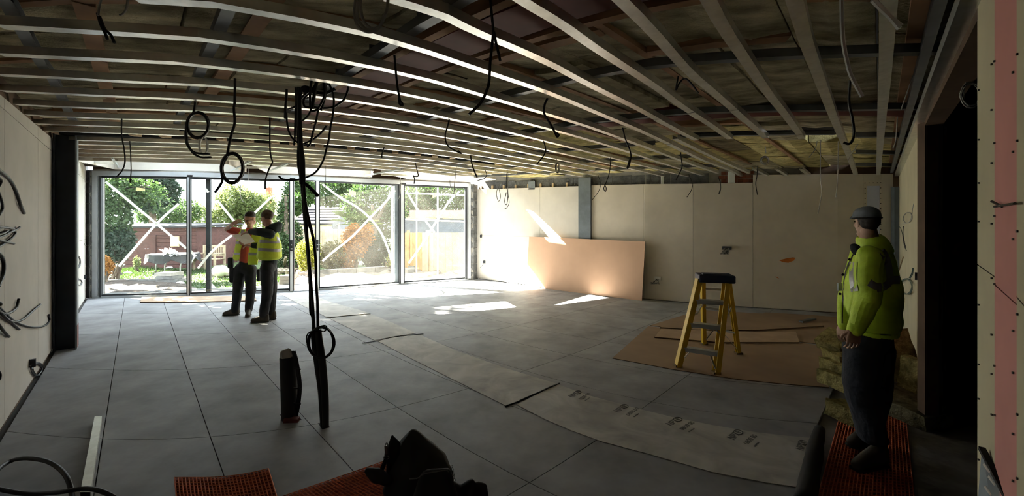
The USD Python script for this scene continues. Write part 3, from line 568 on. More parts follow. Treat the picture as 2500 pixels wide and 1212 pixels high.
def leaves(C, size, seed=0, droop=.0):
    r = np.random.default_rng(seed); n = len(C); a = r.normal(size=(n, 3)); a[:, 2] -= droop; a /= np.linalg.norm(a, axis=1, keepdims=True); b = np.cross(a, r.normal(size=(n, 3))); b /= np.linalg.norm(b, axis=1, keepdims=True); c = np.cross(a, b)
    s = size * r.uniform(.6, 1.3, (n, 1)); V = np.stack([C, C + a * s * .5 + b * s * .33 + c * s * .08, C + a * s, C + a * s * .5 - b * s * .33 + c * s * .08], 1).reshape(-1, 3)
    i = np.arange(n)[:, None] * 4; return V, np.vstack([i + [0, 1, 2], i + [0, 2, 3]])
def blobpts(c, rad, n, seed=0):
    r = np.random.default_rng(seed); d = r.normal(size=(n * 3, 3)); d /= np.linalg.norm(d, axis=1, keepdims=True); k = r.uniform(.25, 1, (n * 3, 1)) ** .45
    lump = .72 + .5 * meshkit.fbm(d * 2.2 + seed, 3, seed)[:, None]; p = np.array(c) + d * k * lump * np.array(rad)
    return p[p[:, 2] > GZ][:n]
def plant(name, label, category, blobs, m, size, group=None, trunk=None, seed=0, droop=0.0):
    t = Thing(name, label, category, group); C = []
    size *= .66
    for i, (cx, cy, rx_, ry_, Y, n) in enumerate(blobs):
        n = int(n * 2.0)
        c = P(cx, cy, Y) if ry_ is not None else np.array(cx); rad = (rx_ * Y / F, rx_ * Y / F * .8, ry_ * Y / F) if ry_ is not None else rx_
        C.append(blobpts(c, rad, n, seed * 31 + i))
    C = np.vstack(C); t.add('crown' if trunk is not None else 'foliage', leaves(C, size, seed, droop), m)
    if trunk is not None:
        for k, tp in enumerate(trunk): t.add('trunk' if k == 0 else 'branch', tube(tp, list(np.linspace(.16, .05, 6) * (1 if k == 0 else .5)), 7), 'bark')
    else:
        lo = C.mean(0); lo[2] = GZ; t.add('stem', cat(*[tube([lo + [R.uniform(-.1, .1), R.uniform(-.1, .1), 0], (lo + C[j]) / 2, C[j]], [.03, .01], 5) for j in range(0, len(C), max(1, len(C) // 7))]), 'bark')
    return t
gp = Thing('ground_outside', 'garden ground outside the windows', kind='structure')
gp.add('lawn', prism([(-60, 8), WB[0] + [-3, 0], WB[0] + [0, .3], WB[-1] + [0, .4], (3, 12.6), (40, 14), (40, 90), (-90, 90)], GZ - .3, GZ), 'lawn')
def patch(poly, m, amp, n=26, seed=0, dz=.0):
    p = np.array([G(*q)[:2] for q in poly]); lo, hi = p.min(0) - .02, p.max(0) + .02; nx = int((hi[0] - lo[0]) / .12) + 2; ny = int((hi[1] - lo[1]) / .12) + 2
    X, Yv = np.meshgrid(np.linspace(lo[0], hi[0], nx), np.linspace(lo[1], hi[1], ny), indexing='ij'); pts = np.stack([X, Yv, 0 * X], -1).reshape(-1, 3)
    pg = Polygon([tuple(q) for q in p]).buffer(0); ins = shapely.contains_xy(pg, pts[:, 0], pts[:, 1]); dist = np.array([pg.exterior.distance(shapely.Point(q[:2])) if i else 0 for q, i in zip(pts, ins)])
    pts[:, 2] = GZ + .006 + dz * np.clip(dist * 3, 0, 1) + np.clip(dist * 5, 0, 1) * amp * (meshkit.fbm(pts * 3.1 + seed, 4, seed) ** 1.5 * 1.8); pts[~ins, 2] = GZ - .02
    i, j = np.meshgrid(np.arange(nx - 1), np.arange(ny - 1), indexing='ij'); a = (i * ny + j).ravel(); f = np.vstack([np.stack([a, a + ny, a + ny + 1], 1), np.stack([a, a + ny + 1, a + 1], 1)])
    f = f[ins[f].any(1)]; u, inv = np.unique(f, return_inverse=True); gp.add('soil_patch', (pts[u], inv.reshape(f.shape)), m, smooth=True)
patch([(236, 690), (440, 688), (466, 700), (497, 712), (494, 730), (460, 740), (236, 748)], 'soil', .10, seed=2)
patch([(716, 684), (780, 676), (965, 664), (1130, 668), (1143, 704), (985, 716), (780, 728), (700, 735)], 'sand', .16, seed=5)
lw_pts = []
gr = np.random.default_rng(3); poly_l = Polygon([tuple(G(*q)[:2]) for q in [(262, 658), (300, 658), (700, 657), (712, 690), (640, 722), (510, 716), (440, 687), (258, 688)]])
bx0, by0, bx1, by1 = poly_l.bounds; c = np.stack([gr.uniform(bx0, bx1, 16000), gr.uniform(by0, by1, 16000)], 1); c = c[shapely.contains_xy(poly_l, c[:, 0], c[:, 1])]
h = .05 + .16 * meshkit.noise(np.c_[c * .8, 0 * c[:, 0]], 4) ** 2; a = gr.uniform(0, 6.28, len(c)); dx = np.stack([np.cos(a), np.sin(a)], 1) * .012; ln_ = gr.normal(size=(len(c), 2)) * .05
V = np.stack([np.c_[c - dx, np.full(len(c), GZ)], np.c_[c + dx, np.full(len(c), GZ)], np.c_[c + ln_, GZ + h]], 1).reshape(-1, 3)
one('grass', 'rough green lawn between the red shed and the windows', 'grass', (V, np.arange(len(V)).reshape(-1, 3)), 'grass_blade', kind='stuff')

plant('tree', 'large leafy tree overhanging the leftmost window', 'tree', [(285, 470, 65, 55, 12.6, 1500), (345, 468, 55, 34, 12.8, 420), (395, 500, 26, 26, 12.9, 60), (262, 540, 55, 60, 12.3, 1300)], 'leaf_mixed', .17, trunk=[[P(238, 0, 13.0) * [1, 1, 0] + [0, 0, GZ], P(240, 560, 13), P(250, 470, 13), P(262, 380, 13.2)], [P(244, 520, 13), P(300, 470, 12.8), P(370, 452, 12.8)]], seed=1, droop=.6)
THINGS[-1].add('crown', leaves(blobpts((-14.2, 11.2, 7.2), (4.2, 2.1, 3.0), 4600, 91), .32, 9), 'leaf_green')
plant('conifer', 'tall dark blue green conifer behind the red shed', 'tree', [(378, 465, 52, 60, 19, 2600)], 'leaf_dark', .24, trunk=[[P(372, 0, 19) * [1, 1, 0] + [0, 0, GZ], P(372, 480, 19), P(372, 400, 19), P(370, 100, 19)]], seed=2, droop=1.2)
THINGS[-1].add('crown', leaves(np.vstack([blobpts((-16.9, 19.2, 6.5 + 2.2 * k), (2.6 - .3 * k, 2.3 - .3 * k, 2.2), 1300 - 150 * k, 60 + k) for k in range(5)]), .38, 12, 1.0), 'leaf_dark')
plant('ivy_shrub', 'dark ivy covered shrub below the large tree', 'shrub', [(272, 600, 46, 48, 12.2, 1500), (300, 585, 26, 34, 12.4, 600)], 'leaf_dark', .13, seed=3)
plant('orange_shrub', 'small orange leaved shrub at the foot of the left window', 'shrub', [(257, 650, 16, 27, 11.6, 420)], 'leaf_orange', .11, seed=4)
plant('weed', 'young bright green sapling in front of the red shed', 'plant', [(334, 640, 8, 15, 14.6, 120)], 'leaf_pale', .10, seed=5)
for k, (b, l) in enumerate([((395, 522, 58, 32, 21, 1500), 'sunlit olive hedge bush directly over the red shed roof'), ((452, 518, 36, 32, 24, 900), 'sunlit hedge bush right of the conifer'), ((484, 538, 30, 42, 26.5, 800), 'pale bush seen between the mullion and the dark post')]):
    plant('hedge_bush', l, 'bush', [b], ['leaf_mixed', 'leaf_mixed', 'leaf_pale'][k], .20, seed=20 + k)
plant('tree', 'tall pale green tree behind the two men', 'tree', [(575, 498, 44, 46, 25, 1700), (612, 505, 40, 42, 25, 1300), (548, 535, 42, 36, 24.5, 1100)], 'leaf_pale', .24, trunk=[[P(585, 0, 25) * [1, 1, 0] + [0, 0, GZ], P(585, 560, 25), P(588, 490, 25)]], seed=6)
plant('tree', 'bright tree left of the pink roofed house', 'tree', [(648, 505, 28, 34, 31, 800), (640, 545, 36, 34, 31, 800)], 'leaf_pale', .24, trunk=[[P(645, 0, 31) * [1, 1, 0] + [0, 0, GZ], P(645, 560, 31), P(648, 500, 31)]], seed=7)
plant('tree', 'slender yellow green tree beside the open gap', 'tree', [(697, 540, 20, 60, 15.5, 800), (692, 620, 22, 56, 15, 700), (703, 480, 12, 36, 15.8, 240)], 'leaf_mixed', .16, trunk=[[G(700, 662), P(699, 600, 15.3), P(698, 480, 15.4)]], seed=8)
plant('tree', 'tall tree seen through the open gap between the panels', 'tree', [(738, 470, 34, 44, 24, 1300), (725, 500, 22, 30, 23, 500)], 'leaf_green', .26, trunk=[[P(738, 0, 24) * [1, 1, 0] + [0, 0, GZ], P(738, 540, 24), P(738, 470, 24)]], seed=9)
plant('shrub', 'leafy green shrub low in the open gap left of the yellow shrub', 'shrub', [(722, 580, 16, 44, 14.4, 600), (716, 620, 10, 40, 14, 200)], 'leaf_green', .12, seed=10)
plant('yellow_shrub', 'bright yellow shrub low in the open gap', 'shrub', [(748, 624, 27, 38, 13.0, 900), (765, 600, 16, 26, 13.2, 300)], 'leaf_yellow', .11, seed=11, droop=-.6)
plant('tree', 'dark wide tree behind the grey roofed shed', 'tree', [(806, 470, 58, 40, 29.5, 2200), (850, 455, 40, 30, 29.5, 900)], 'leaf_green', .26, trunk=[[P(806, 0, 29.5) * [1, 1, 0] + [0, 0, GZ], P(806, 540, 29.5), P(806, 470, 29.5)]], seed=12)
plant('tree', 'large airy tree filling the right of the third panel', 'tree', [(905, 498, 66, 56, 18.6, 2600), (938, 545, 40, 46, 18.2, 1000), (870, 525, 30, 34, 18.6, 500)], 'leaf_mixed', .19, trunk=[[P(915, 0, 17.5) * [1, 1, 0] + [0, 0, GZ], P(915, 560, 17.5), P(908, 500, 17.5)], [P(914, 550, 17.5), P(940, 500, 17.3), P(955, 470, 17.3)]], seed=13)
plant('brown_shrub', 'brownish green shrub behind the concrete kerb', 'shrub', [(812, 628, 34, 38, 14.0, 1100)], 'leaf_brown', .11, seed=14, droop=-.5)
plant('orange_shrub', 'tall orange leaved shrub in the middle of the third panel', 'shrub', [(866, 590, 34, 46, 14.4, 1300), (845, 635, 22, 34, 14.2, 500), (895, 575, 20, 30, 14.5, 300)], 'leaf_orange', .13, seed=15)
plant('dark_shrub', 'dark rounded evergreen shrub right of the orange shrub', 'shrub', [(918, 620, 42, 46, 15.5, 1700)], 'leaf_dark', .13, seed=16)
plant('yellow_weed', 'small yellow plant by the steel post behind the third panel', 'plant', [(952, 640, 9, 18, 14.0, 120)], 'leaf_yellow', .1, seed=17)
plant('tree', 'sunlit green tree behind the scaffold poles', 'tree', [(1030, 480, 46, 40, 25, 1400), (1090, 482, 56, 40, 25, 1600), (1000, 520, 26, 50, 25, 600), (1135, 500, 26, 40, 25, 500)], 'leaf_mixed', .24, trunk=[[P(1060, 0, 25) * [1, 1, 0] + [0, 0, GZ], P(1060, 540, 25), P(1060, 480, 25)]], seed=18)
# fan palm
t = Thing('palm', 'small fan palm in front of the grey shed gable', 'palm'); c = P(868, 552, 15.7); t.add('trunk', tube([G(868, 660) * [0, 0, 1] + [c[0], c[1], 0], c], .09, 7), 'bark')
for k in range(11):
    a = k / 11 * 6.28; e = R.uniform(.1, .9); dv = np.array([math.cos(a) * math.cos(e), math.sin(a) * math.cos(e), math.sin(e)]); tip = c + dv * .5; g = []
    for j in range(9):
        b2 = (j - 4) * .22; s = np.cross(dv, (0, 0, 1)); s /= np.linalg.norm(s); q = dv * math.cos(b2) + s * math.sin(b2); g.append((np.array([tip, tip + q * .28 + [0, 0, .02] + s * .02, tip + q * .62 - [0, 0, .06], tip + q * .28 - s * .02]), np.array([[0, 1, 2], [0, 2, 3]])))
    t.add('frond', cat(tube([c, tip], .012, 4, 0), *g), 'leaf_pale')
# red-brown shed
Ys = G(305, 655)[1]; A, B = G(262, 655), G(478, 655); sh = Thing('garden_shed', 'long red brown timber shed across the lawn', 'shed'); top = P(300, 556, Ys)[2]
sh.add('body', slab([A + [0, .03, 0], B + [0, .03, 0], B + [0, 2.4, 0], A + [0, 2.4, 0]], (0, 0, top - GZ)), 'shed_red')
for k in range(11): z0 = GZ + (top - GZ) * k / 11; sh.add('weatherboard', slab([(A[0], A[1], z0), (B[0], B[1], z0), (B[0], B[1] + .03, z0 + .0), (A[0], A[1] + .03, z0)], (0, .008, (top - GZ) / 11 - .012)), 'shed_red')
sh.add('roof', slab([(A[0] - .15, A[1] - .2, top), (B[0] + .15, B[1] - .2, top), (B[0] + .15, B[1] + 2.6, top + .12), (A[0] - .15, A[1] + 2.6, top + .12)], (0, 0, .07)), 'felt')
wv = P(427, 590, Ys - .03); f_ = sh.add('window_frame', box(wv, (.34, .03, .40)), 'timber_pale'); sh.add('blind', box(wv + [0, -.012, 0], (.29, .02, .35)), 'cream', under=f_)
sh.add('door', box(P(358, 612, Ys - .015), (.72, .03, 1.2)), 'shed_red'); sh.add('hinge_plate', cat(box(P(355, 608, Ys - .035), (.05, .01, .025)), box(P(361, 608, Ys - .035), (.05, .01, .025))), 'white_wrap')
# things on the lawn
Yt = 14.6; t = Thing('trampoline', 'trampoline under a black tarpaulin with torn white wrap', 'trampoline')
cxy = P(424, 600, Yt)[:2]; n = 20; a = np.arange(n + 1) / n * 2 * math.pi; zr = P(0, 622, Yt)[2]
t.add('rim', tube(np.stack([cxy[0] + .72 * np.cos(a), cxy[1] + .7 * np.sin(a), 0 * a + zr], 1), .03, 6, 0), 'pole')
tv = [(cxy[0], cxy[1], zr + .05)]; 
for r_ in (.4, .76, .80): tv += [(cxy[0] + r_ * math.cos(x), cxy[1] + r_ * math.sin(x), zr + (.04 if r_ < .78 else -.12 - .18 * abs(math.sin(3.5 * x)))) for x in a[:-1]]
tf = [[0, 1 + j, 1 + (j + 1) % n] for j in range(n)] + [q for k in range(2) for j in range(n) for q in ([1 + k * n + j, 1 + (k + 1) * n + j, 1 + (k + 1) * n + (j + 1) % n], [1 + k * n + j, 1 + (k + 1) * n + (j + 1) % n, 1 + k * n + (j + 1) % n])]
t.add('tarpaulin', rough((np.array(tv), np.array(tf)), .03, 5, 3, 1), 'tarp'); t.add('torn_wrap', leaves(blobpts(P(413, 618, Yt - .55), (.26, .1, .09), 90, 5), .18, 3), 'white_wrap')
for x in (380, 402, 440, 464): b_ = P(x, 0, Yt - .3); t.add('leg', tube([(b_[0], b_[1], GZ), (b_[0] + .02, b_[1], GZ + .3), (b_[0] + .12, b_[1] + .1, zr)], .022, 6), 'pole')
def bench(x0, x1, yb, yt, label):
    b = Thing('garden_bench', label, 'bench'); A, B = G(x0, yb), G(x1, yb); Yb = A[1]; w_ = B[0] - A[0]; sz = GZ + .42
    for X in (A[0] + .04, B[0] - .04): 
        b.add('leg', box((X, Yb, GZ + .3), (.06, .06, .6)), 'wood_pale'); b.add('leg', box((X, Yb + .5, GZ + .45), (.06, .06, .9)), 'wood_pale'); b.add('armrest', box((X, Yb + .22, GZ + .62), (.07, .52, .04)), 'wood_pale')
    for k in range(4): b.add('seat_slat', box(((A[0] + B[0]) / 2, Yb + .06 + .12 * k, sz), (w_, .09, .03)), 'wood_pale')
    b.add('top_rail', box(((A[0] + B[0]) / 2, Yb + .5, GZ + .88), (w_, .04, .08)), 'wood_pale'); b.add('back_rail', box(((A[0] + B[0]) / 2, Yb + .5, GZ + .52), (w_, .04, .06)), 'wood_pale')
    for k in range(9): b.add('back_slat', box((A[0] + w_ * (k + 1) / 10, Yb + .5, GZ + .70), (.045, .025, .32)), 'wood_pale')
bench(471, 527, 662, 617, 'weathered slatted garden bench behind the leftmost mullion')
def fence(x0, x1, ybase, ytop, label, m, bw_=.14, Y=None, posts=(), zb=None, Y1=None):
    f = Thing('fence', label, 'fence'); A = G(x0, ybase) if Y is None else P(x0, 0, Y) * [1, 1, 0] + [0, 0, GZ]; B = G(x1, ybase) if Y is None else P(x1, 0, Y1 or Y) * [1, 1, 0] + [0, 0, GZ]; L = np.linalg.norm((B - A)[:2]); n = max(2, int(L / bw_)); zt_ = [P(0, ytop, A[1])[2], P(0, ytop, B[1])[2]]
    d = (B - A) / L; nn = np.array([-d[1], d[0], 0])
    for k in range(n):
        a, b = A + d * (L * k / n + .006), A + d * (L * (k + 1) / n - .006); z = lerp(zt_[0], zt_[1], k / n) + R.uniform(-.01, .01); f.add('fence_board', slab([a, b, b + nn * .018, a + nn * .018], (0, 0, z - GZ)), m)
    for z in (.35, .85): f.add('rail', bar(A + nn * .04 + [0, 0, GZ + (zt_[0] - GZ) * z], B + nn * .04 + [0, 0, GZ + (zt_[1] - GZ) * z], .04, .08), m)
    for x in posts: p = A + d * ((x - x0) / (x1 - x0) * L) - nn * .03; f.add('post', box((p[0], p[1], (zt_[0] + GZ) / 2 + .04), (.09, .09, zt_[0] - GZ + .08)), m)
fence(507, 640, 0, 572, 'brownish panel fence behind the man with the red shirt', 'fence_wood', .16, Y=18.5, posts=(512, 532, 575))
fence(474, 506, 0, 570, 'short pale fence panel between mullion and dark post', 'fence_wood', .16, Y=19.2)
fence(716, 853, 0, 560, 'pale sunlit fence below the grey roofed shed', 'fence_cream', .16, Y=17.2, posts=(720, 785, 850))
fence(955, 1030, 0, 568, 'orange tinted fence boards left of the scaffold', 'fence_orange', .17, Y=15.2, Y1=14.0, posts=(1000,))
fence(1030, 1150, 0, 568, 'pale sunlit fence filling the rightmost panel', 'fence_cream', .22, Y=14.0, Y1=13.2, posts=(1045,))
t = Thing('safety_net', 'dark net enclosure standing beyond the fence', 'trampoline net'); 
for x in (526, 545, 562): t.add('upright', tube([P(x, 0, 21) * [1, 1, 0] + [0, 0, GZ], P(x, 552, 21)], .03, 6, 0), 'pole')
t.add('net', slab([P(527, 576, 21), P(561, 576, 21), P(561, 553, 21), P(527, 553, 21)], (0, .02, 0)), 'shed_grey')
# rubble pile, bag, slabs, crates, pallet
def heap(name, label, category, cx, cy, rx_, n, m, sz, Y=None):
    t = Thing(name, label, category); c = G(cx, cy)
    for k in range(n):
        a, r_ = R.uniform(0, 6.28), rx_ * c[1] / F * math.sqrt(R.random()); h_ = max(.02, (1 - r_ / (rx_ * c[1] / F)) * rx_ * c[1] / F * .7); s = sz * R.uniform(.6, 1.4)
        t.add('stone', rough(box((c[0] + r_ * math.cos(a), c[1] + r_ * math.sin(a) * .8, GZ + h_ * R.uniform(.2, 1) + s * .3), (s, s * .8, s * .6), R.uniform(0, 3), R.uniform(-.5, .5)), .02, 9, k, 1), m)
heap('rubble_pile', 'pile of pale rubble stones on the lawn beside the dark post', 'rubble', 543, 676, 26, 46, 'stone_pale', .15)
one('rubble_bag', 'white rubble bag lying on top of the stone pile', 'bag', rough(tm(trimesh.creation.icosphere(3, 1).apply_scale((.24, .2, .17)).apply_translation(P(538, 661, 12.9))), .05, 4, 3), 'white_wrap', True)
heap('rubble_pile', 'heap of loose pale stones at the foot of the open gap', 'rubble', 742, 684, 34, 40, 'stone_pale', .16)
heap('rubble_pile', 'low heap of broken stone in front of the yellow shrub', 'rubble', 752, 668, 18, 18, 'stone_pale', .14)
for k, (cx, w_, y0, lab) in enumerate([(404, 46, 693, 'grey paving slab, bottom of the stack on the lawn edge'), (401, 42, 684, 'grey paving slab, middle of the stack on the lawn edge'), (399, 44, 675.5, 'brownish paving slab, top of the stack on the lawn edge')]):
    c = G(404, 693); one('paving_slab', lab, 'slab', rough(box((P(cx, 0, c[1])[0], c[1] + .2, GZ + .055 + .105 * k), (w_ * c[1] / F, .42, .095), .1 - .1 * k), .008, 6, k, 2), 'stone' if k < 2 else 'stone_pale')
for k, (x, y, lab) in enumerate([(312, 669, 'white plastic sheet scrap on the grass'), (413, 656, 'white scrap of wrapping by the trampoline leg'), (440, 694, 'crumpled white scrap on the soil by the mullion')]):
    one('plastic_scrap', lab, 'scrap', rough(tm(trimesh.creation.icosphere(2, 1).apply_scale((.12, .1, .035)).apply_translation(G(x, y) + [0, 0, .035])), .03, 6, k), 'white_wrap', True)
for k, (x, y, rz, rxx) in enumerate([(277, 666, .3, .5), (264, 687, -.3, .35)]):
    t = Thing('pallet_crate', ['tilted grey slatted crate below the ivy', 'flattened grey slatted crate at the foot of the left window'][k], 'crate'); c = G(x, y) + [0, 0, .17]; M = trimesh.transformations.euler_matrix(rxx, .25, rz)[:3, :3]
    for j in range(6):
        v, f = box((0, -.22 + .088 * j, .03), (.44, .06, .02)); t.add('slat', (v @ M.T + c, f), 'stone')
    for j in (-1, 1):
        v, f = box((.19 * j, 0, 0), (.05, .5, .04)); t.add('bearer', (v @ M.T + c, f), 'stone')
c = G(690, 671); t = Thing('pallet', 'broken timber pallet on the lawn near the slender tree', 'pallet'); M = trimesh.transformations.euler_matrix(.12, .0, -.2)[:3, :3]
for j in range(5): v, f = box((-.3 + .15 * j, 0, .14), (.1, .5, .02)); t.add('deck_board', (v @ M.T + c + [0, .1, .02], f), 'wood_pale')
for j in range(3):
    for k in range(3): v, f = box((-.28 + .28 * j, -.2 + .2 * k, .07), (.09, .09, .09)); t.add('block', (v @ M.T + c + [0, .1, .02], f), 'wood_pale')
one('timber_offcut', 'upright timber offcut leaning by the broken pallet', 'timber', bar(G(691, 660), P(698, 628, 14.2), .08, .05), 'wood_pale')
t = Thing('block_stack', 'stack of pale concrete blocks outside the second panel', 'blocks'); c = G(694, 707)
for k in range(3): t.add('block', rough(box((c[0], c[1] + .15, GZ + .06 + .118 * k), (.27, .3, .112), .03 * k), .004, 8, k, 1), 'stone_pale')
one('paving_slab', 'long pale slab edge on the lawn by the dark post', 'slab', extr([G(505, 694), G(515, 694), G(531, 711), G(512, 714)], (0, 0, .05)), 'stone_pale')
one('sleeper', 'long grey timber edging between lawn and soil', 'edging', bar(G(244, 690) + [0, 0, .04], G(442, 688) + [0, 0, .04], .1, .08), 'stone')
t = Thing('kerb', 'low concrete kerb wall behind the third panel', 'kerb'); xs = np.linspace(778, 962, 5)
for a, b in zip(xs, xs[1:]):
    A, B = G(a + .6, 679 - (a - 778) * .065), G(b - .6, 679 - (b - 778) * .065); t.add('kerb_stone', rough(slab([A, B, B + [0, .25, 0], A + [0, .25, 0]], (0, 0, .24)), .006, 5, int(a), 2), 'stone_pale')
one('timber_offcut', 'thin timber stake leaning by the kerb end', 'timber', bar(G(938, 664), P(943, 640, 13.8), .03, .03), 'wood_pale')
one('concrete_block', 'single concrete block standing below the orange fence', 'block', rough(box(G(1003, 676) + [0, .1, .17], (.19, .2, .34)), .006, 8, 2, 1), 'stone')
# sheds and houses beyond
t = Thing('grey_shed', 'grey outbuilding with a wide slate coloured roof', 'shed'); Y = 20.0
e0, e1, r0, r1 = P(712, 545, Y), P(813, 546, Y), P(752, 508, Y + 2.2), P(862, 506, Y + 2.2)
t.add('roof', plate([e0, e1, r1, r0], -.08), 'felt'); 
for k in range(1, 6): a, b = lerp(e0, r0, k / 6), lerp(e1, r1, k / 6); t.add('roof_course', bar(a + [0, -.01, .02], b + [0, -.01, .02], .05, .03), 'felt')
t.add('front_wall', slab([(e0[0] + .2, Y + .2, GZ), (e1[0] - .1, Y + .2, GZ), (e1[0] - .1, Y + .3, GZ), (e0[0] + .2, Y + .3, GZ)], (0, 0, e0[2] - GZ - .03)), 'render_cream')
ge = P(862, 545, Y + 4.4); t.add('gable_wall', extr([e1 * [1, 1, 0] + [-.1, .2, GZ], e1 + [-.1, .2, -.05], r1 + [-.1, 0, -.08], (r1[0] + .9, r1[1] + 2.2, e1[2]), (r1[0] + .9, r1[1] + 2.2, GZ)], (-.1, .06, 0)), 'shed_grey')
t.add('barge_board', plate([e1 + [0, 0, .02], r1 + [0, 0, .02], r1 + [0, 0, -.3], e1 + [0, 0, -.22]], .06), 'shed_grey'); t.add('window', box(P(822, 555, Y + .6), (.3, .05, .4)), 'cream')
t = Thing('house', 'pink roofed house with a brick chimney behind the trees', 'house'); Y = 34.0
t.add('roof', plate([P(640, 515, Y), P(720, 515, Y), P(722, 470, Y + 3), P(690, 470, Y + 3)], -.2), 'roof_pink'); t.add('gable', extr([P(655, 540, Y - .5), P(655, 508, Y - .5), P(678, 492, Y - .5), P(700, 510, Y - .5), P(700, 540, Y - .5)], (0, .3, 0)), 'render_cream')
t.add('wall', slab([(P(640, 0, Y)[0], Y, GZ), (P(720, 0, Y)[0], Y, GZ), (P(720, 0, Y)[0], Y + 4, GZ), (P(640, 0, Y)[0], Y + 4, GZ)], (0, 0, P(0, 516, Y)[2] - GZ)), 'render_cream')
c = P(657, 470, Y + 2); t.add('chimney', box(c + [0, 0, -.4], (.38, .4, 1.6)), 'brick_red'); t.add('chimney_pot', tm(trimesh.creation.cylinder(.09, .35).apply_translation(c + [0, 0, .55])), 'roof_pink')
t.add('roof', plate([P(690, 508, Y - 2), P(730, 508, Y - 2), P(735, 468, Y), P(706, 468, Y)], -.2), 'roof_pink')
t = Thing('outbuilding', 'low building with a pinkish fascia behind the rightmost panel', 'building'); Y = 18.6
t.add('wall', slab([(P(975, 0, Y)[0], Y, GZ), (P(1160, 0, Y)[0], Y, GZ), (P(1160, 0, Y)[0], Y + 3, GZ), (P(975, 0, Y)[0], Y + 3, GZ)], (0, 0, P(0, 533, Y)[2] - GZ)), 'shed_grey'); t.add('fascia', slab([P(1000, 533, Y - .15), P(1160, 533, Y - .15), P(1160, 533, Y + 3), P(1000, 533, Y + 3)], (0, 0, .36)), 'roof_pink')
t = Thing('house', 'pale gable wall rising behind the scaffold', 'house'); Y = 30.0; t.add('wall', slab([(P(985, 0, Y)[0], Y, GZ), (P(1030, 0, Y)[0], Y, GZ), (P(1030, 0, Y)[0], Y + 4, GZ), (P(985, 0, Y)[0], Y + 4, GZ)], (0, 0, 4.2)), 'roof_pink'); t.add('roof', slab([P(980, 466, Y - .3), P(1035, 466, Y - .3), P(1035, 448, Y + 4), P(980, 448, Y + 4)], (0, 0, .15)), 'roof_pink')
# scaffold
t = Thing('scaffold', 'steel pole scaffold with plank platform outside the rightmost panel', 'scaffold'); Y = 13.0
for x in (1017, 1068.5): t.add('upright', tube([P(x, 0, Y - (x - 1017) * .006) * [1, 1, 0] + [0, 0, GZ], P(x, 300, Y - (x - 1017) * .006)], .027, 8, 0), 'pole')
for y in (472, 536): t.add('ledger', tube([P(990, y, Y), P(1150, y + 6, Y - .7)], .027, 8, 0), 'pole')
for k, (a, b, y) in enumerate(((996, 1060, 533), (1046, 1100, 531), (1085, 1140, 534))): t.add('plank', bar(P(a, y, Y + .1), P(b, y + 1, Y - .2), .22, .04), 'wood_pale')
for x, y in ((1017, 472), (1017, 536), (1068, 475), (1068, 538)): t.add('coupler', box(P(x, y, Y - .04 - (x - 1017) * .006), (.09, .09, .09)), 'pole')
# white tape crosses and paper stickers on the glass
def onw(x, y, o=.045): Q = wbase(x); n = np.array([-wdir[1], wdir[0]]) * o; Q2 = Q + n; Yq = Q2[1] / (1 - 0) ; return P(x, y, Q[1] + n[1])
def tape(strips, label):
    t = Thing('tape_cross', label, 'tape'); nn = np.array([wdir[1], -wdir[0], 0]) * .004
    for s in strips:
        p = np.array([onw(x, y) for x, y in s]); 
        if len(p) > 2: p = spline(p, 4)
        d_ = np.gradient(p, axis=0); sd = np.cross(d_, nn); sd /= np.linalg.norm(sd, axis=1, keepdims=True); g = [box8([a + i * u * .024 + j * nn for a, u in ((p[k], sd[k]), (p[k + 1], sd[k + 1])) for i, j in ((-1, 0), (1, 0), (1, 1), (-1, 1))]) for k in range(len(p) - 1)]
        t.add('strip', cat(*g), 'tape')
tape([[(258, 444), (455, 607)], [(290, 651), (380, 549), (436, 498)]], 'white tape cross on the leftmost glass panel')
tape([[(464, 612), (478, 627)], [(497, 457), (509, 470)], [(530, 489), (571, 540)], [(483, 656), (520, 612), (566, 575)], [(620, 522), (664, 480)]], 'white tape cross on the panel behind the two men')
tape([[(787, 450), (830, 482), (870, 505), (903, 533), (930, 568), (948, 610), (958, 645)], [(787, 638), (820, 610), (860, 578), (903, 533), (940, 495), (965, 465)]], 'curved white tape cross on the third glass panel')
tape([[(992, 467), (1025, 520), (1061, 568)], [(998, 643), (1030, 598), (1053, 561), (1085, 510), (1100, 488), (1122, 468)]], 'white tape cross on the rightmost glass panel')
for k, (x0, x1, y0, y1, sk, lab) in enumerate([(332, 354, 456.5, 467, 0, 'cream paper sticker on the leftmost glass panel'), (852, 869, 467, 477, 1, 'cream paper sticker on the third glass panel'), (1057, 1070, 474, 483, -5, 'tilted cream paper sticker on the rightmost glass panel')]):
    nn = np.array([wdir[1], -wdir[0], 0]) * .004; one('paper_sticker', lab, 'sticker', slab([onw(x0, y1 + (1 if sk < 0 else 0)), onw(x1, y1 + sk), onw(x1, y0 + sk), onw(x0, y0)], nn), 'yellow_sticker')
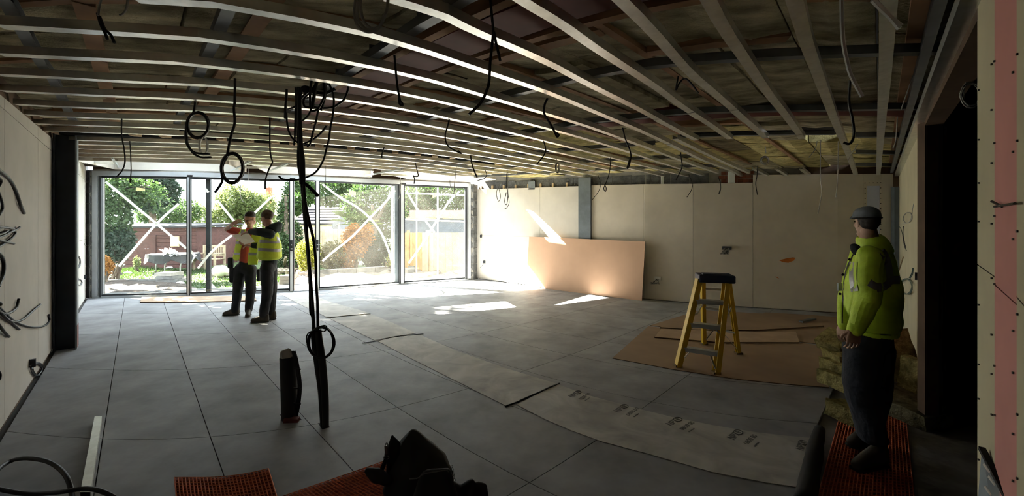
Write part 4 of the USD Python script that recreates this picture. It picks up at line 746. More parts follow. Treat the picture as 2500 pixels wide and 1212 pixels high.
# ---------------------------------------------------------------- boards, sheets and strips on the floor
mat('hardboard', (.30, .205, .135), .75, var=.10, scale=1.5, rnd=.05); mat('board_pink', (.56, .36, .25), .7, var=.04, scale=1.5); mat('ply', (.40, .28, .19), .75, var=.12, scale=3); mat('board_edge', (.13, .085, .055), .85)
mat('paper', (.50, .485, .47), .75, var=.16, scale=2.2, dist=1.5, col2=(.30, .29, .285)); mat('ink', (.11, .11, .115), .7); mat('black_rubber', (.012, .012, .014), .55, var=.1); mat('black_cable', (.013, .013, .015), .5, var=.05); mat('grey_cable', (.42, .42, .41), .5, var=.05); mat('clear_cable', (.30, .29, .27), .35, var=.05)
mat('red_rubber', (.15, .04, .032), .6); mat('grey_tape', (.42, .41, .39), .45, metal=.3); mat('orange_net', (.62, .14, .05), .55, var=.12, scale=5); mat('orange_film', (.30, .05, .02), .7); mat('bag_black', (.010, .010, .011), .8, var=.2, scale=9); mat('bag_piping', (.10, .10, .095), .6); mat('chrome', (.22, .22, .22), .35, metal=.8)
mat('fibreglass_yellow', (.62, .40, .03), .5, var=.05); mat('cap_blue', (.022, .03, .075), .6, var=.08); mat('aluminium', (.46, .47, .48), .42, metal=.75, var=.05); mat('rubber_foot', (.16, .11, .05), .8)
mat('wool', (.34, .29, .12), 1.0, var=.3, scale=12, bump=.9, bscale=60, spec=.03, rnd=.12); mat('wool_dark', (.16, .14, .085), 1.0, var=.3, scale=12, bump=.7, bscale=60, spec=.03); mat('orange_paint', (.75, .22, .04), .8, var=.2); mat('plastic_white', (.75, .75, .73), .4)
def sheet(name, label, category, px, h, m, m2=None, z=0.0, group=None):
    t = Thing(name, label, category, group); p = [FL(x, y, z)[:2] for x, y in px]
    if m2: t.add('edge', prism(p, z + .0005, z + h - .001), m2); t.add('face', prism(Polygon([tuple(q) for q in p]).buffer(-.002), z + h - .001, z + h), m)
    else: t.add(None, prism(p, z + .0005, z + h), m)
    return t
sheet('hardboard_sheet', 'brown hardboard sheet on the floor under the yellow stepladder', 'board', [(1495, 876), (1640, 903), (1800, 928), (1930, 941), (2026, 948), (2034, 905), (2043, 852)], .006, 'hardboard', 'board_edge') if False else None
sheet('hardboard_sheet', 'large brown hardboard sheet on the floor under the yellow stepladder', 'board', [(1495, 876), (1640, 903), (1800, 928), (1930, 941), (2024, 948), (2042, 850), (1930, 836), (1800, 826), (1650, 806), (1583, 798)], .007, 'hardboard', 'board_edge')
sheet('hardboard_sheet', 'brown hardboard sheet farther back along the plasterboard wall', 'board', [(1587, 796), (1652, 804), (1800, 823), (1930, 833), (2042, 847), (2047, 776), (1985, 771), (1868, 764), (1862, 767), (1710, 758)], .007, 'hardboard', 'board_edge')
sheet('narrow_plank', 'long thin plank lying behind the stepladder legs', 'plank', [(1612, 803), (1700, 809), (1850, 809.5), (1940, 804), (2011, 799), (2006, 795), (1940, 798), (1850, 802), (1700, 801), (1616, 797)], .022, 'hardboard', 'board_edge', z=.008)
sheet('board_offcut', 'wide brown board offcut lying behind the front stepladder legs', 'board', [(1598, 826), (1755, 839), (1952, 839), (1944, 814), (1760, 812), (1614, 806)], .018, 'ply', 'board_edge', z=.008)
sheet('window_board', 'long pale board lying below the second window panel', 'board', [(342, 740), (480, 739.5), (626, 736), (622, 724.5), (480, 725.5), (346, 728)], .02, 'ply', 'board_edge')
one('metal_scrap', 'small metal scrap on the hardboard near the back wall', 'scrap', bar(FL(1955, 786, .03), FL(1988, 779, .03), .06, .025), 'galv_dark')
one('paint_mark', 'orange spray paint mark on the back wall', 'paint mark', extr([on(x, y, BP, .012) for x, y in [(1902, 636), (1910, 634), (1922, 631), (1936, 629), (1942, 630), (1938, 637), (1925, 642), (1912, 641)]], (-.0015, -.002, 0)), 'orange_paint')
one('paint_mark', 'small faint orange smear low on the back wall', 'paint mark', extr([on(x, y, BP, .012) for x, y in [(1890, 675), (1897, 677), (1903, 681), (1899, 680)]], (-.0015, -.002, 0)), 'orange_paint')
# leaning board
t = Thing('leaning_board', 'big pinkish plaster board leaning against the back wall', 'board')
bl, br = FL(1284, 699.5), FL(1567, 735); tl, trr = on(1292, 578, BP, .16), on(1575, 590.5, BP, .14)
t.add('face', plate([bl, br, trr, tl], -.004), 'board_pink'); n_ = np.cross(br - bl, tl - bl); n_ /= np.linalg.norm(n_); t.add('core', plate([bl - n_ * -.0, br, trr, tl], .0) if False else slab(np.array([bl, br, trr, tl]) - n_ * .0045, -n_ * .012), 'hardboard')
# protective paper strips
def strip_sheet(label, px, folds=(), printed=()):
    t = Thing('paper_strip', label, 'floor paper'); t.add('paper', prism([FL(*p)[:2] for p in px], .001, .0045), 'paper')
    for f in folds: t.add('crease', tube([FL(x, y, .006) for x, y in f], .004, 5, 3), 'ink' if len(f) < 0 else 'paper')
    return t
ts = strip_sheet('printed protective paper strip on the floor, nearest to the mat', [(1262, 990), (1330, 1025), (1400, 1055), (1470, 1080), (1600, 1115), (1740, 1155), (1870, 1180), (1948, 1192), (1975, 1130), (1988, 1072), (1920, 1066), (1850, 1058), (1740, 1040), (1640, 1020), (1540, 995), (1440, 968), (1358, 939), (1310, 965)])
strip_sheet('plain protective paper strip in the middle of the floor', [(918, 832), (975, 862), (1040, 895), (1140, 945), (1236, 993), (1300, 965), (1358, 938), (1230, 899), (1110, 856), (1024, 818), (970, 824)])
strip_sheet('faded protective paper strip before the middle strip', [(805, 779), (858, 805), (914, 832), (965, 822), (1016, 815), (958, 789), (906, 768), (850, 774)])
strip_sheet('bright protective paper strip nearest to the windows', [(680, 717), (742, 749), (800, 776), (850, 772), (903, 765), (860, 753), (806, 738), (745, 714)])
one('tape_seam', 'ragged dark tape seam between the printed and plain paper strips', 'tape', rough(tube([FL(x, y, .006) for x, y in [(1234, 993), (1262, 982), (1300, 965), (1340, 948), (1366, 936)]], .006, 6, 4), .005, 20, 3), 'bag_black')
one('tape_seam', 'thin dark tape seam between the plain and faded paper strips', 'tape', tube([FL(x, y, .006) for x, y in [(884, 838), (915, 834), (965, 823), (1020, 817), (1034, 816)]], .0045, 5, 4), 'bag_black')
one('tape_seam', 'thin grey tape seam at the end of the bright paper strip', 'tape', tube([FL(x, y, .006) for x, y in [(795, 777), (850, 771), (905, 767)]], .006, 5, 4), 'grey_tape')
def flat_text(s, o, e, up, h, thick=.0012, bold=True):
    m = meshkit.text_mesh(s, 1.0, .01, bold); v = np.array(m.vertices); e = np.array(e, float); e /= np.linalg.norm(e); up = np.array(up, float); up -= e * (up @ e); up /= np.linalg.norm(up)
    return np.array(o) + v[:, :1] * e * h + v[:, 1:2] * up * h + np.array([0, 0, 1.0]) * (v[:, 2:] * thick / .01), np.array(m.faces)
for x, y, x2, y2 in ((1396, 972, 1432, 950), (1508, 1009, 1548, 983), (1637, 1042, 1681, 1015), (1790, 1076, 1826, 1045), (1960, 1103, 1976, 1069)):
    o = FL(x, y, .0046); e = FL(x2, y2, .0046) - o; L = np.linalg.norm(e); e /= L; o = o + e * L * .02; L *= .78; up = np.array([e[1], -e[0], 0]) * -1; g = []
    g.append(flat_text('NPI', o + up * -.0, e, up, L * .22)); c = o + e * L * .66 + up * L * .10; a = np.linspace(0, 2 * math.pi, 20); g.append(tube([c + e * math.cos(q) * L * .18 + up * math.sin(q) * L * .13 for q in a], .004, 4, 0)); g.append(flat_text('R', c - e * L * .06 - up * L * .06, e, up, L * .14)); ts.add('logo_print', cat(*g), 'ink')
    if x < 1950: 
        o2 = o - up * L * .42; ts.add('number_print', flat_text('0800 00', o2 + e * L * .04, e, up, L * .15), 'ink'); ts.add('small_print', flat_text('www floor', o2 + e * L * .08 - up * L * .2, e, up, L * .06, bold=False), 'ink')
# edge roll by the floor edge
one('rubber_edge_strip', 'thick black rubbery roll along the floor edge beside the orange mat', 'edge strip', rough(tube([FL(2000, 1050, .05), FL(1990, 1100, .05), FL(1978, 1160, .05), FL(1962, 1235, .05)], [.035, .05, .05, .055], 10, 4), .012, 6, 4), 'bag_black', True)
# orange mesh mats
def netmat(label, c00, c10, c11, c01, curl=None, nu=26, nv=14, z=.008, film=True, zb=0.0):
    t = Thing('orange_mesh_mat', label, 'mesh mat'); c = [FL(*q, zb)[:2] for q in (c00, c10, c11, c01)]
    def pt(u, v): p = (lerp(c[0], c[1], u) * (1 - v) + lerp(c[3], c[2], u) * v); return np.array([*p, zb + z + (curl(u, v) if curl else 0)])
    g = [tube([pt(u, v) for v in np.linspace(0, 1, 8)], .0035, 4, 0) for u in np.linspace(0, 1, nu)] + [tube([pt(u, v) for u in np.linspace(0, 1, 12)], .0032, 4, 0) for v in np.linspace(0, 1, nv)]
    t.add('mesh', cat(*g), 'orange_net')
    if film:
        n, m = 12, 8; V = [pt(i / n, j / m) - [0, 0, .006] for i in range(n + 1) for j in range(m + 1)]; V += [q - np.array([0, 0, .0015]) for q in V]; N = (n + 1) * (m + 1); f = []
        for i in range(n):
            for j in range(m): a = i * (m + 1) + j; f += [[a, a + m + 1, a + m + 2], [a, a + m + 2, a + 1], [N + a, N + a + m + 2, N + a + m + 1], [N + a, N + a + 1, N + a + m + 2]]
        t.add('backing', (np.array(V), np.array(f)), 'orange_film')
    return t
netmat('orange plastic mesh mat with a curled corner left of the black bag', (426, 1190), (655, 1190), (706, 1330), (442, 1330), lambda u, v: .055 * max(0, u - .3) ** 2 * 2 * (1 - v * .6) + .05 * (1 - v), 27, 22)
netmat('orange plastic mesh mat lying under the black bag', (690, 1216), (935, 1131), (1230, 1260), (900, 1400), None, 30, 22)
netmat('orange mesh mat that the man in the yellow jacket stands on', (2060, 985), (2212, 1030), (2236, 1260), (1985, 1260), None, 24, 40, zb=-.015)

# ---------------------------------------------------------------- floor things in the foreground
a0, a1, b0, b1 = FL(231, 1032)[:2], FL(249, 1031)[:2], FL(196, 1222)[:2], FL(221, 1222)[:2]
t = Thing('metal_stud', 'loose galvanised metal stud lying on the floor at the lower left', 'metal stud'); th = np.array([0, 0, .045])
q = [np.array([*p, .001]) for p in (a0, a1, b1, b0)]; t.add('web', slab([p + th for p in q], (0, 0, .002)), 'galv'); t.add('flange', slab([q[1], q[2], q[2] + [-.004, 0, 0], q[1] + [-.004, 0, 0]], th), 'galv'); t.add('flange', slab([q[0], q[3], q[3] + [.004, 0, 0], q[0] + [.004, 0, 0]], th), 'galv')
one('hose', 'dark rubber hose looping over the floor at the lower left corner', 'hose', tube([FL(-60, 1250, .05), FL(-20, 1165, .12), P(20, 1130, 2.62), P(60, 1120, 2.60), P(110, 1126, 2.55), P(145, 1145, 2.5), P(166, 1172, 2.42), FL(176, 1215, .02), FL(172, 1260, .015)], .0125, 8, 6), 'black_rubber', True)
one('hose', 'second dark hose crossing the end of the metal stud', 'hose', tube([FL(-40, 1185, .02), FL(20, 1200, .02), FL(80, 1207, .02), P(150, 1202, 2.3), P(210, 1194, 2.3), P(260, 1205, 2.28), FL(320, 1240, .02)], .012, 8, 6), 'black_rubber', True)
# capped duct post
Yd = FL(705, 1022)[1]; t = Thing('duct_post', 'short black duct standing out of the floor with taped top', 'duct'); r_ = 18.5 * Yd / F
c = FL(708, 1022); tp = P(703, 872, Yd); t.add('pipe', tube([c - [0, 0, .03], lerp(c, tp, .5), tp], r_, 18, 3), 'black_rubber', 40)
t.add('taped_cap', rough(mf(Manifold.batch_hull([ball(P(698, 872, Yd), r_ * .8, 8), ball(P(690, 862, Yd - .02), .02, 6), ball(P(704, 857, Yd), .022, 6), ball(P(712, 868, Yd), .02, 6)])), .006, 18, 2, 1), 'grey_tape')
for k, (dx, r2) in enumerate(((0, .0075), (4, .007), (-3, .006))): t.add('cable', tube([P(716 + dx, 858, Yd), P(722 + dx, 880, Yd - .02), P(729 + dx, 920, Yd - .03), P(731 + dx, 950, Yd - .03), P(727 + dx, 990, Yd - .02), P(721 + dx, 1018, Yd)], r2, 6, 5), 'black_cable')
for y in (900, 948, 985): t.add('tie', tube([P(716, y, Yd - .06), P(735, y + 2, Yd - .05)], .005, 5, 0), 'black_cable')
t.add('red_seal', rough(box(FL(712, 1026, .015), (.11, .05, .03), .1), .006, 12, 3, 2), 'red_rubber')
# central riser: sleeve out of the floor, cables up to the ceiling
Yb, Yt = FL(790, 1040)[1], 2.80
def ry(y): return lerp(Yt, Yb, np.clip((y - 215) / 830, 0, 1))
def cp(pts, dY=0.0): return [P(x, y, float(ry(y)) + dY) for x, y in pts]
t = Thing('cable_riser', 'tall bundle of black cables rising from a floor hole to the ceiling', 'cables')
t.add('sleeve', tube(cp([(791, 1050), (789, 1000), (786, 950), (780, 900), (773, 850), (767, 812)]), [.026, .029, .031, .034, .033, .026], 12, 5), 'black_rubber', True)
t.add('sleeve', tube(cp([(795, 1046), (794, 980), (790, 920), (785, 870), (779, 830), (777, 806)], -.02), [.024, .026, .027, .027, .026, .022], 12, 5), 'black_rubber', True)
for k, (pts, r_) in enumerate([([(766, 815), (763, 775), (758, 760), (757, 700), (752, 630), (747, 570), (742, 520), (737, 450), (731, 380), (727, 300), (725, 215)], .010), ([(768, 810), (765, 770), (763, 740), (759, 690), (754, 630), (749, 570), (744, 500), (740, 430), (735, 380), (730, 300), (729, 213)], .011), ([(776, 806), (775, 740), (772, 690), (771, 640), (766, 590), (756, 545), (748, 510), (743, 470), (742, 430), (741, 390), (736, 350), (733, 280), (732, 215)], .010), ([(765, 790), (762, 740), (760, 690), (754, 640), (748, 560), (743, 500), (735, 440), (728, 400), (731, 360), (728, 260), (722, 214)], .009), ([(741, 470), (745, 505), (752, 540), (760, 560)], .012), ([(735, 450), (736, 400), (733, 330), (731, 250), (734, 216)], .013), ([(738, 455), (734, 420), (729, 385), (731, 340), (728, 270), (727, 216)], .012)]):
    t.add('cable', tube(cp(pts, -.012 * (k % 3)), r_, 7, 4), 'black_cable', True)
t.add('cable_tail', tube(cp([(744, 448), (752, 455), (764, 466), (777, 480)], -.05), .012, 7, 4), 'black_cable')
a = np.linspace(0, 2 * math.pi * 4.1, 130); Yc = float(ry(840)) - .06
t.add('coil', tube([P(784 + (31 + 3 * math.sin(q * .37)) * math.sin(q), 837 - (38 + 2.5 * math.cos(q * .43)) * math.cos(q), Yc + .012 * math.sin(q * .8)) for k, q in enumerate(a)], .0055, 5, 0), 'black_cable')
t.add('loop', tube(cp([(776, 806), (785, 797), (795, 796), (798, 803), (790, 810), (778, 806)], -.05), .005, 5, 5), 'black_cable'); t.add('loop', tube(cp([(768, 806), (752, 815), (748, 830), (754, 850), (762, 868)], -.05), .005, 5, 5), 'black_cable')
# tangle of loops at the ceiling
t = Thing('cable_tangle', 'tangle of black cable loops hanging at the top of the riser', 'cables')
for k, (pts, r_) in enumerate([([(776, 178), (763, 190), (758, 215), (757, 240), (759, 268), (770, 270), (779, 262), (790, 240), (793, 225), (794, 200), (789, 180)], .0075), ([(779, 176), (772, 205), (766, 240), (762, 266)], .011), ([(789, 178), (798, 195), (808, 215), (814, 235), (815, 255), (812, 285), (807, 310), (803, 340), (797, 365), (790, 390), (778, 412), (765, 425), (745, 434), (720, 440), (690, 438), (681, 430)], .007), ([(824, 184), (840, 190), (850, 205), (849, 220), (840, 243), (825, 255), (812, 262), (790, 264), (764, 262), (748, 262), (741, 254), (745, 238), (760, 222), (775, 200), (785, 178)], .0075), ([(777, 268), (772, 295), (765, 320), (759, 345), (755, 355), (750, 358)], .007), ([(797, 308), (786, 322), (772, 335), (758, 344), (745, 350), (735, 352), (722, 345), (712, 335), (705, 320), (701, 300), (699, 275)], .0065), ([(700, 218), (699, 240), (697, 260), (696, 290)], .008), ([(723, 218), (722, 250), (721, 290), (720, 330), (718, 355)], .0065), ([(760, 268), (750, 285), (738, 295)], .006), ([(705, 266), (718, 262), (728, 252), (740, 235), (752, 225)], .007), ([(788, 177), (792, 205), (794, 230), (788, 255), (783, 270)], .01), ([(738, 222), (750, 218), (770, 226), (795, 228), (818, 218)], .012)]):
    t.add('loop', tube(cp(pts, -.03 + .02 * (k % 4)), r_, 6, 5), 'black_cable')
t.add('knot', rough(tm(trimesh.creation.icosphere(2, 1).apply_scale((.035, .035, .022)).apply_translation(P(748, 218, 2.8))), .012, 20, 3), 'bag_black')

# ---------------------------------------------------------------- black bag
Yb = 2.42
def bp(x, y, d=0.0): return P(x, y, Yb + d)
t = Thing('tool_bag', 'slumped black holdall on the orange mesh mat', 'bag')
def hullb(pts): return Manifold.batch_hull([ball(bp(x, y, d), r, 10) for x, y, d, r in pts])
t.add('body', rough(blob([hullb([(970, 1130, .05, .05), (960, 1195, -.05, .06), (1008, 1066, .14, .045), (1040, 1100, .14, .05), (1075, 1125, .06, .05), (1085, 1160, -.02, .06), (1010, 1210, -.12, .08), (1080, 1210, -.1, .07)]), hullb([(1008, 1066, .14, .045), (990, 1090, .14, .05), (1030, 1090, .14, .05), (1000, 1140, .1, .08)])], .025, 6), .012, 7, 5), 'bag_black', True)
t.add('flap', rough(blob([hullb([(957, 1066, .05, .007), (975, 1084, .05, .008), (950, 1100, .03, .012), (968, 1120, .03, .02), (950, 1160, -.02, .02)])], .02, 3), .006, 9, 2), 'bag_black', True)
t.add('front_pocket', rough(blob([hullb([(1040, 1162, -.12, .035), (1090, 1158, -.10, .03), (1030, 1215, -.2, .05), (1095, 1215, -.18, .05)])], .025, 5), .008, 9, 8), 'bag_black', True)
t.add('piping', tube([bp(1000, 1170, -.15), bp(1020, 1168, -.17), bp(1035, 1158, -.17), bp(1060, 1153, -.17), bp(1088, 1149, -.15), bp(1095, 1153, -.14)], .0035, 5, 5), 'bag_piping')
t.add('strap', tube([bp(944, 1086, .0), bp(944, 1105, .0), bp(941, 1125, -.01), bp(932, 1148, -.03), bp(925, 1160, -.04)], [.008, .012, .012, .014, .02], 6, 4), 'bag_black')
for k, (x, y) in enumerate(((944, 1088), (943, 1118))): a = np.linspace(0, 6.283, 14); t.add('ring', tube([bp(x + (3 + 4 * k) * math.cos(q), y + (6 - 2 * k) * math.sin(q), -.02) for q in a], .0022, 5, 0), 'chrome')
t.add('buckle', rough(box(bp(942, 1099, -.02), (.014, .012, .05), .1), .003, 20, 2), 'chrome')
t.add('strap_end', rough(blob([hullb([(898, 1152, -.02, .018), (925, 1158, -.04, .03), (915, 1168, -.05, .025), (945, 1175, -.08, .03)])], .02, 4), .01, 12, 6), 'bag_black', True)
for k in range(6): p0 = bp(1103 + 1.2 * k, 1140 + 6.5 * k, -.06); t.add('link', tube([p0 + [.006 * math.cos(q), 0, .009 * math.sin(q)] for q in np.linspace(0, 6.283, 10)], .0018, 4, 0), 'chrome')
t.add('side_lump', rough(blob([hullb([(1125, 1200, -.1, .03), (1150, 1184, -.1, .03), (1140, 1212, -.12, .04)]), hullb([(1168, 1188, -.1, .028), (1178, 1192, -.1, .028), (1178, 1215, -.1, .035), (1160, 1212, -.1, .035)]), hullb([(1095, 1185, -.1, .03), (1130, 1205, -.1, .035)])], .02, 4), .008, 12, 9), 'bag_black', True)

# ---------------------------------------------------------------- stepladder
Yl = 4.45; t = Thing('stepladder', 'yellow fibreglass stepladder with a dark blue top', 'stepladder')
fl0, fr0 = FL(1655, 897), FL(1748, 914); rl0, rr0 = FL(1719, 842), FL(1803, 866)
tf = (fl0[1] + rl0[1]) / 2; tl, trt = P(1707, 682, 4.62), P(1774, 684, 4.55); rtl, rtr = P(1716, 682, 4.78), P(1778, 684, 4.70)
def rail(a, b, w, d, nm, out): 
    dd = (b - a) / np.linalg.norm(b - a); sx = np.cross(dd, (0, 1, 0)); sx /= np.linalg.norm(sx)
    return t.add(nm, cat(bar(a, b, .008, d, (0, 1, 0)) if 0 else bar(a + sx * out * w / 2, b + sx * out * w / 2, .007, d, up=(0, 1, .0)), bar(a + [0, -d / 2, 0], b + [0, -d / 2, 0], w, .008, up=(0, 1, 0)), bar(a + [0, d / 2, 0], b + [0, d / 2, 0], w, .008, up=(0, 1, 0))), 'fibreglass_yellow')
frl = rail(fl0, tl, .052, .075, 'front_rail', 1); frr = rail(fr0, trt, .052, .075, 'front_rail', -1); rrl = rail(rl0, rtl, .042, .045, 'rear_rail', 1); rrr = rail(rr0, rtr, .042, .045, 'rear_rail', -1)
for a, u in ((fl0, frl), (fr0, frr), (rl0, rrl), (rr0, rrr)): t.add('foot', box(a + [0, 0, .014], (.075, .07, .03)), 'rubber_foot', under=u)
for k, f_ in enumerate((.225, .50, .765)):
    a, b = lerp(fl0, tl, f_), lerp(fr0, trt, f_); st = t.add('tread', bar(a + [.01, .0, 0], b - [.01, 0, 0], .085, .012, (0, 0, 1)), 'aluminium'); t.add('tread_lip', bar(a + [.01, -.04, -.018], b + [-.01, -.04, -.018], .006, .045), 'aluminium', under=st)
    if k < 2:
        for e, o, sg in ((a, fl0, 1), (b, fr0, -1)): m_ = lerp(a, b, .25 if sg > 0 else .75); q = lerp(fl0 if sg > 0 else fr0, tl if sg > 0 else trt, max(.03, f_ - (.17 if k == 0 else .08))); t.add('brace', bar(m_ + [0, 0, -.02], q + [.012 * sg, 0, 0], .018, .006), 'aluminium')
for f_ in (.30, .60, .87): a, b = lerp(rl0, rtl, f_), lerp(rr0, rtr, f_); t.add('rear_crossbar', bar(a, b, .02, .022), 'aluminium')
a, b = lerp(rl0, rtl, .30), lerp(rr0, rtr, .30); t.add('rear_brace', bar(lerp(a, b, .35), lerp(rl0, rtl, .04), .014, .006), 'aluminium'); t.add('rear_brace', bar(lerp(a, b, .55), lerp(rr0, rtr, .06), .014, .006), 'aluminium'); t.add('rear_brace', bar(lerp(rl0, rtl, .87) + (lerp(rr0, rtr, .87) - lerp(rl0, rtl, .87)) * .6, lerp(rr0, rtr, .78), .014, .006), 'aluminium')
for a, b in ((lerp(fl0, tl, .58), lerp(rl0, rtl, .66)), (lerp(fr0, trt, .58), lerp(rr0, rtr, .66))): m_ = lerp(a, b, .5) - [0, 0, .05]; t.add('spreader', cat(bar(a, m_, .008, .024), bar(m_, b, .008, .024)), 'aluminium'); 
tc = (tl + trt + rtl + rtr) / 4; dx = trt - tl; ang = math.atan2(dx[1], dx[0]); W_top = P(1784, 672, 4.65)[0] - P(1700, 672, 4.65)[0]
t.add('top_cap', rbox(tc + [0, -.01, .02], (W_top - .02, .27, .085), .012, ang), 'cap_blue', 30); t.add('tool_tray', rbox(tc + [0, -.01, .065], (W_top * .7, .16, .01), .004, ang), 'cap_blue')
# ---------------------------------------------------------------- insulation offcuts behind the third man
def wool(label, px, Y, s, rz, rx=0.0, ry=0.0, m='wool', z=None):
    c = P(*px, Y); 
    if z is not None: c[2] = z
    one('insulation_block', label, 'insulation block', rough(box(c, s, rz, rx, ry), .022, 7, int(px[0]), 3), m, False, group=None)
wool('ragged yellow wool block tilted beside the yellow jacket hem', (2040, 836), 4.1, (.22, .26, .12), .2, .1, -.55)
wool('ragged wool block wedged below the tilted block', (2058, 868), 4.0, (.22, .28, .13), -.1, .1, -.25)
wool('ragged wool block above the bottom of the near pile', (2056, 898), 3.92, (.2, .3, .13), .1, 0, -.05)
wool('ragged wool block at the bottom of the near pile', (2052, 928), 3.85, (.2, .3, .13), .15)
wool('single wool block on the screed in front of the near pile', (2068, 974), 3.35, (.2, .22, .13), .4, .1, .15, z=.05)
wool('wide wool slab standing behind the third man', (2192, 868), 3.85, (.25, .09, .46), -.1, -.25, -.08)
wool('ragged wool block standing against the cream wall', (2228, 922), 3.62, (.10, .16, .34), .1, .05, .1)
wool('long wool slab lying flat against the cream wall', (2205, 985), 3.5, (.42, .62, .12), .15, .06, 0, 'wool_dark', z=.06)
wool('broken wool block behind the jacket of the third man', (2210, 800), 4.3, (.18, .16, .14), .5, .3, .3, 'wool_dark', z=.68) if False else None
# leaning offcut board lower right
t = Thing('offcut_board', 'grey plasterboard offcut leaning on the cream wall at lower right', 'board'); q0, q1, q2, q3 = P(2397, 1096, 1.36), P(2470, 1235, 1.16), P(2465, 1500, 1.16), P(2372, 1420, 1.28)
t.add('face', plate([q0, q1, q2, q3], .012), 'steel_grey'); t.add('edge_tape', bar(q0, q1, .016, .012), 'bag_black')
t.add('white_smear', cat(*[slab([P(x, y, 1.262 - (x - 2397) * .0025), P(x + 14, y + 22, 1.23 - (x - 2397) * .0025), P(x + 12, y + 26, 1.228 - (x - 2397) * .0025), P(x - 3, y + 6, 1.262 - (x - 2397) * .0025)], (0, -.002, 0)) for x, y in ((2402, 1130), (2414, 1160), (2405, 1185))]), 'plaster_white')
for k, (p0, p1) in enumerate((((2421, 492), (2447, 505)), ((2428, 505), (2478, 497)))):
    A = rx(p0[0]); B = rx(p1[0]); one('screw_nail', ['short loose nail sticking out at the pink board edge', 'long loose nail sticking out across the pink board'][k], 'nail', tube([P(*p0, A[1] - (.07 if k == 0 else .01)), P(*p1, B[1] - (.005 if k == 0 else .05))], .0035, 6, 0), 'screw')
# leaning timber and clutter inside the dark room
one('leaning_timber', 'rough timber leaning inside the dark doorway', 'timber', bar(P(2298, 640, 3.9), FL(2362, 1050) + [.2, .35, .04], .05, .09), 'timber_dark')
one('rubble_sack', 'grey dusty sack on the floor of the dark room', 'sack', rough(tm(trimesh.creation.icosphere(3, 1).apply_scale((.2, .2, .16)).apply_translation(FL(2335, 1010, .12) + [.35, .5, 0])), .06, 5, 3), 'stone', True)
# ---------------------------------------------------------------- loose cables
def hang(label, tops, r=.006, m='black_cable', Y=None, coil=None, dz=.0, cat_='cable', name='hanging_cable'):
    """tops: pixel polylines of one cable, hung at the depth where the first meets the ceiling"""
    Y0 = CL(*tops[0][0], dz)[1] if Y is None else Y; g = [tube([P(x, y, Y0 + .01 * math.sin(i)) for i, (x, y) in enumerate(p)], r, 6, 5) for p in tops if len(p) > 1]
    t = Thing(name, label, cat_)
    for i, q in enumerate(g): t.add('strand', q, m)
    for (cx, cy, rx_, ry_, n) in (coil or ()): 
        a = np.linspace(0, 2 * math.pi * n, int(22 * n)); t.add('coil', tube([P(cx + (rx_ + 1.8 * math.sin(q * .37 + 1)) * math.sin(q), cy - (ry_ + 1.8 * math.cos(q * .29)) * math.cos(q), Y0 + .012 * math.sin(q * .7)) for k, q in enumerate(a)], r, 5, 0), m)
    if len(t.parts) == 1: t.parts[0][0] = None
    return t
hang('black cable hanging to a large coil left of the riser', [[(574, 192), (573, 250), (571, 265), (573, 300), (566, 325), (560, 350), (556, 372), (553, 385)], [(553, 385), (545, 400), (541, 420), (543, 440), (536, 455), (525, 470)]], .0075, coil=[(567, 411, 26, 36, 3.6)])
hang('black cable coil high on the left with a trailing tail', [[(477, 248), (475, 265), (471, 278)], [(456, 300), (453, 325), (456, 350), (466, 366), (480, 374), (512, 376)], [(455, 330), (458, 352), (472, 374), (490, 384), (515, 384)]], .0085, coil=[(483, 306, 26, 31, 4.2)])
hang('small grey cable coil hanging behind the black coil', [[(500, 325), (502, 335)]], .006, 'grey_cable', Y=4.9, coil=[(497, 357, 10, 21, 4.5)])
hang('thin black cable over the leftmost window, bent at its end', [[(297, 290), (297, 330), (303, 365), (305, 395), (299, 415), (285, 432)]], .006)
hang('thin black cable hanging straight over the leftmost window', [[(317, 345), (319, 380), (320, 420), (317, 445), (321, 437)]], .006); hang('short black cable lying across the top of the leftmost glass', [[(308, 461), (330, 457), (350, 459), (368, 461)]], .009, Y=8.5)
hang('kinked thin black cable between the coil and the riser', [[(659, 288), (659, 360), (662, 385), (665, 397), (656, 415), (648, 440), (647, 462)]], .0062)
hang('long black cable curving down from the near battens', [[(1197, 0), (1202, 50), (1204, 75), (1202, 105), (1197, 150), (1194, 200), (1188, 222), (1176, 248), (1160, 266), (1145, 280)], [(1206, 78), (1211, 105), (1217, 130), (1221, 148)]], .006, dz=.02)
hang('short black cable with a hooked end on the second batten', [[(963, 135), (966, 170), (971, 215), (977, 245), (982, 252), (982, 258), (975, 252), (974, 235)]], .006)
hang('S shaped black cable over the open gap side', [[(1097, 292), (1093, 308), (1087, 330), (1090, 350), (1100, 362), (1115, 370), (1126, 375), (1118, 368)]], .007)
hang('thick black cable with a looped end on the middle battens', [[(1337, 240), (1330, 255), (1328, 275), (1334, 287), (1345, 305), (1354, 322), (1360, 334), (1364, 330), (1358, 325)]], .008)
hang('bent black cable hooked below the looped one', [[(1327, 345), (1331, 358), (1332, 370), (1324, 385), (1310, 402)]], .008)
hang('black cable with a narrow loop right of the middle', [[(1520, 312), (1527, 340), (1538, 368), (1540, 385), (1535, 408), (1531, 410), (1534, 400), (1537, 390)]], .0065)
hang('black cable with a bent tip above the bare bricks', [[(1661, 372), (1664, 392), (1665, 408), (1658, 425), (1650, 440)]], .0065); hang('short black cable end by the riser, straight', [[(938, 360), (933, 375), (932, 386)]], .008)
hang('thick short cable leaning over the rightmost window', [[(1149, 380), (1152, 400), (1158, 418), (1165, 434)]], .011); hang('hooked short cable over the third window', [[(1014, 398), (1018, 415), (1021, 430), (1012, 431), (1009, 429), (1012, 437), (1011, 449)]], .008)
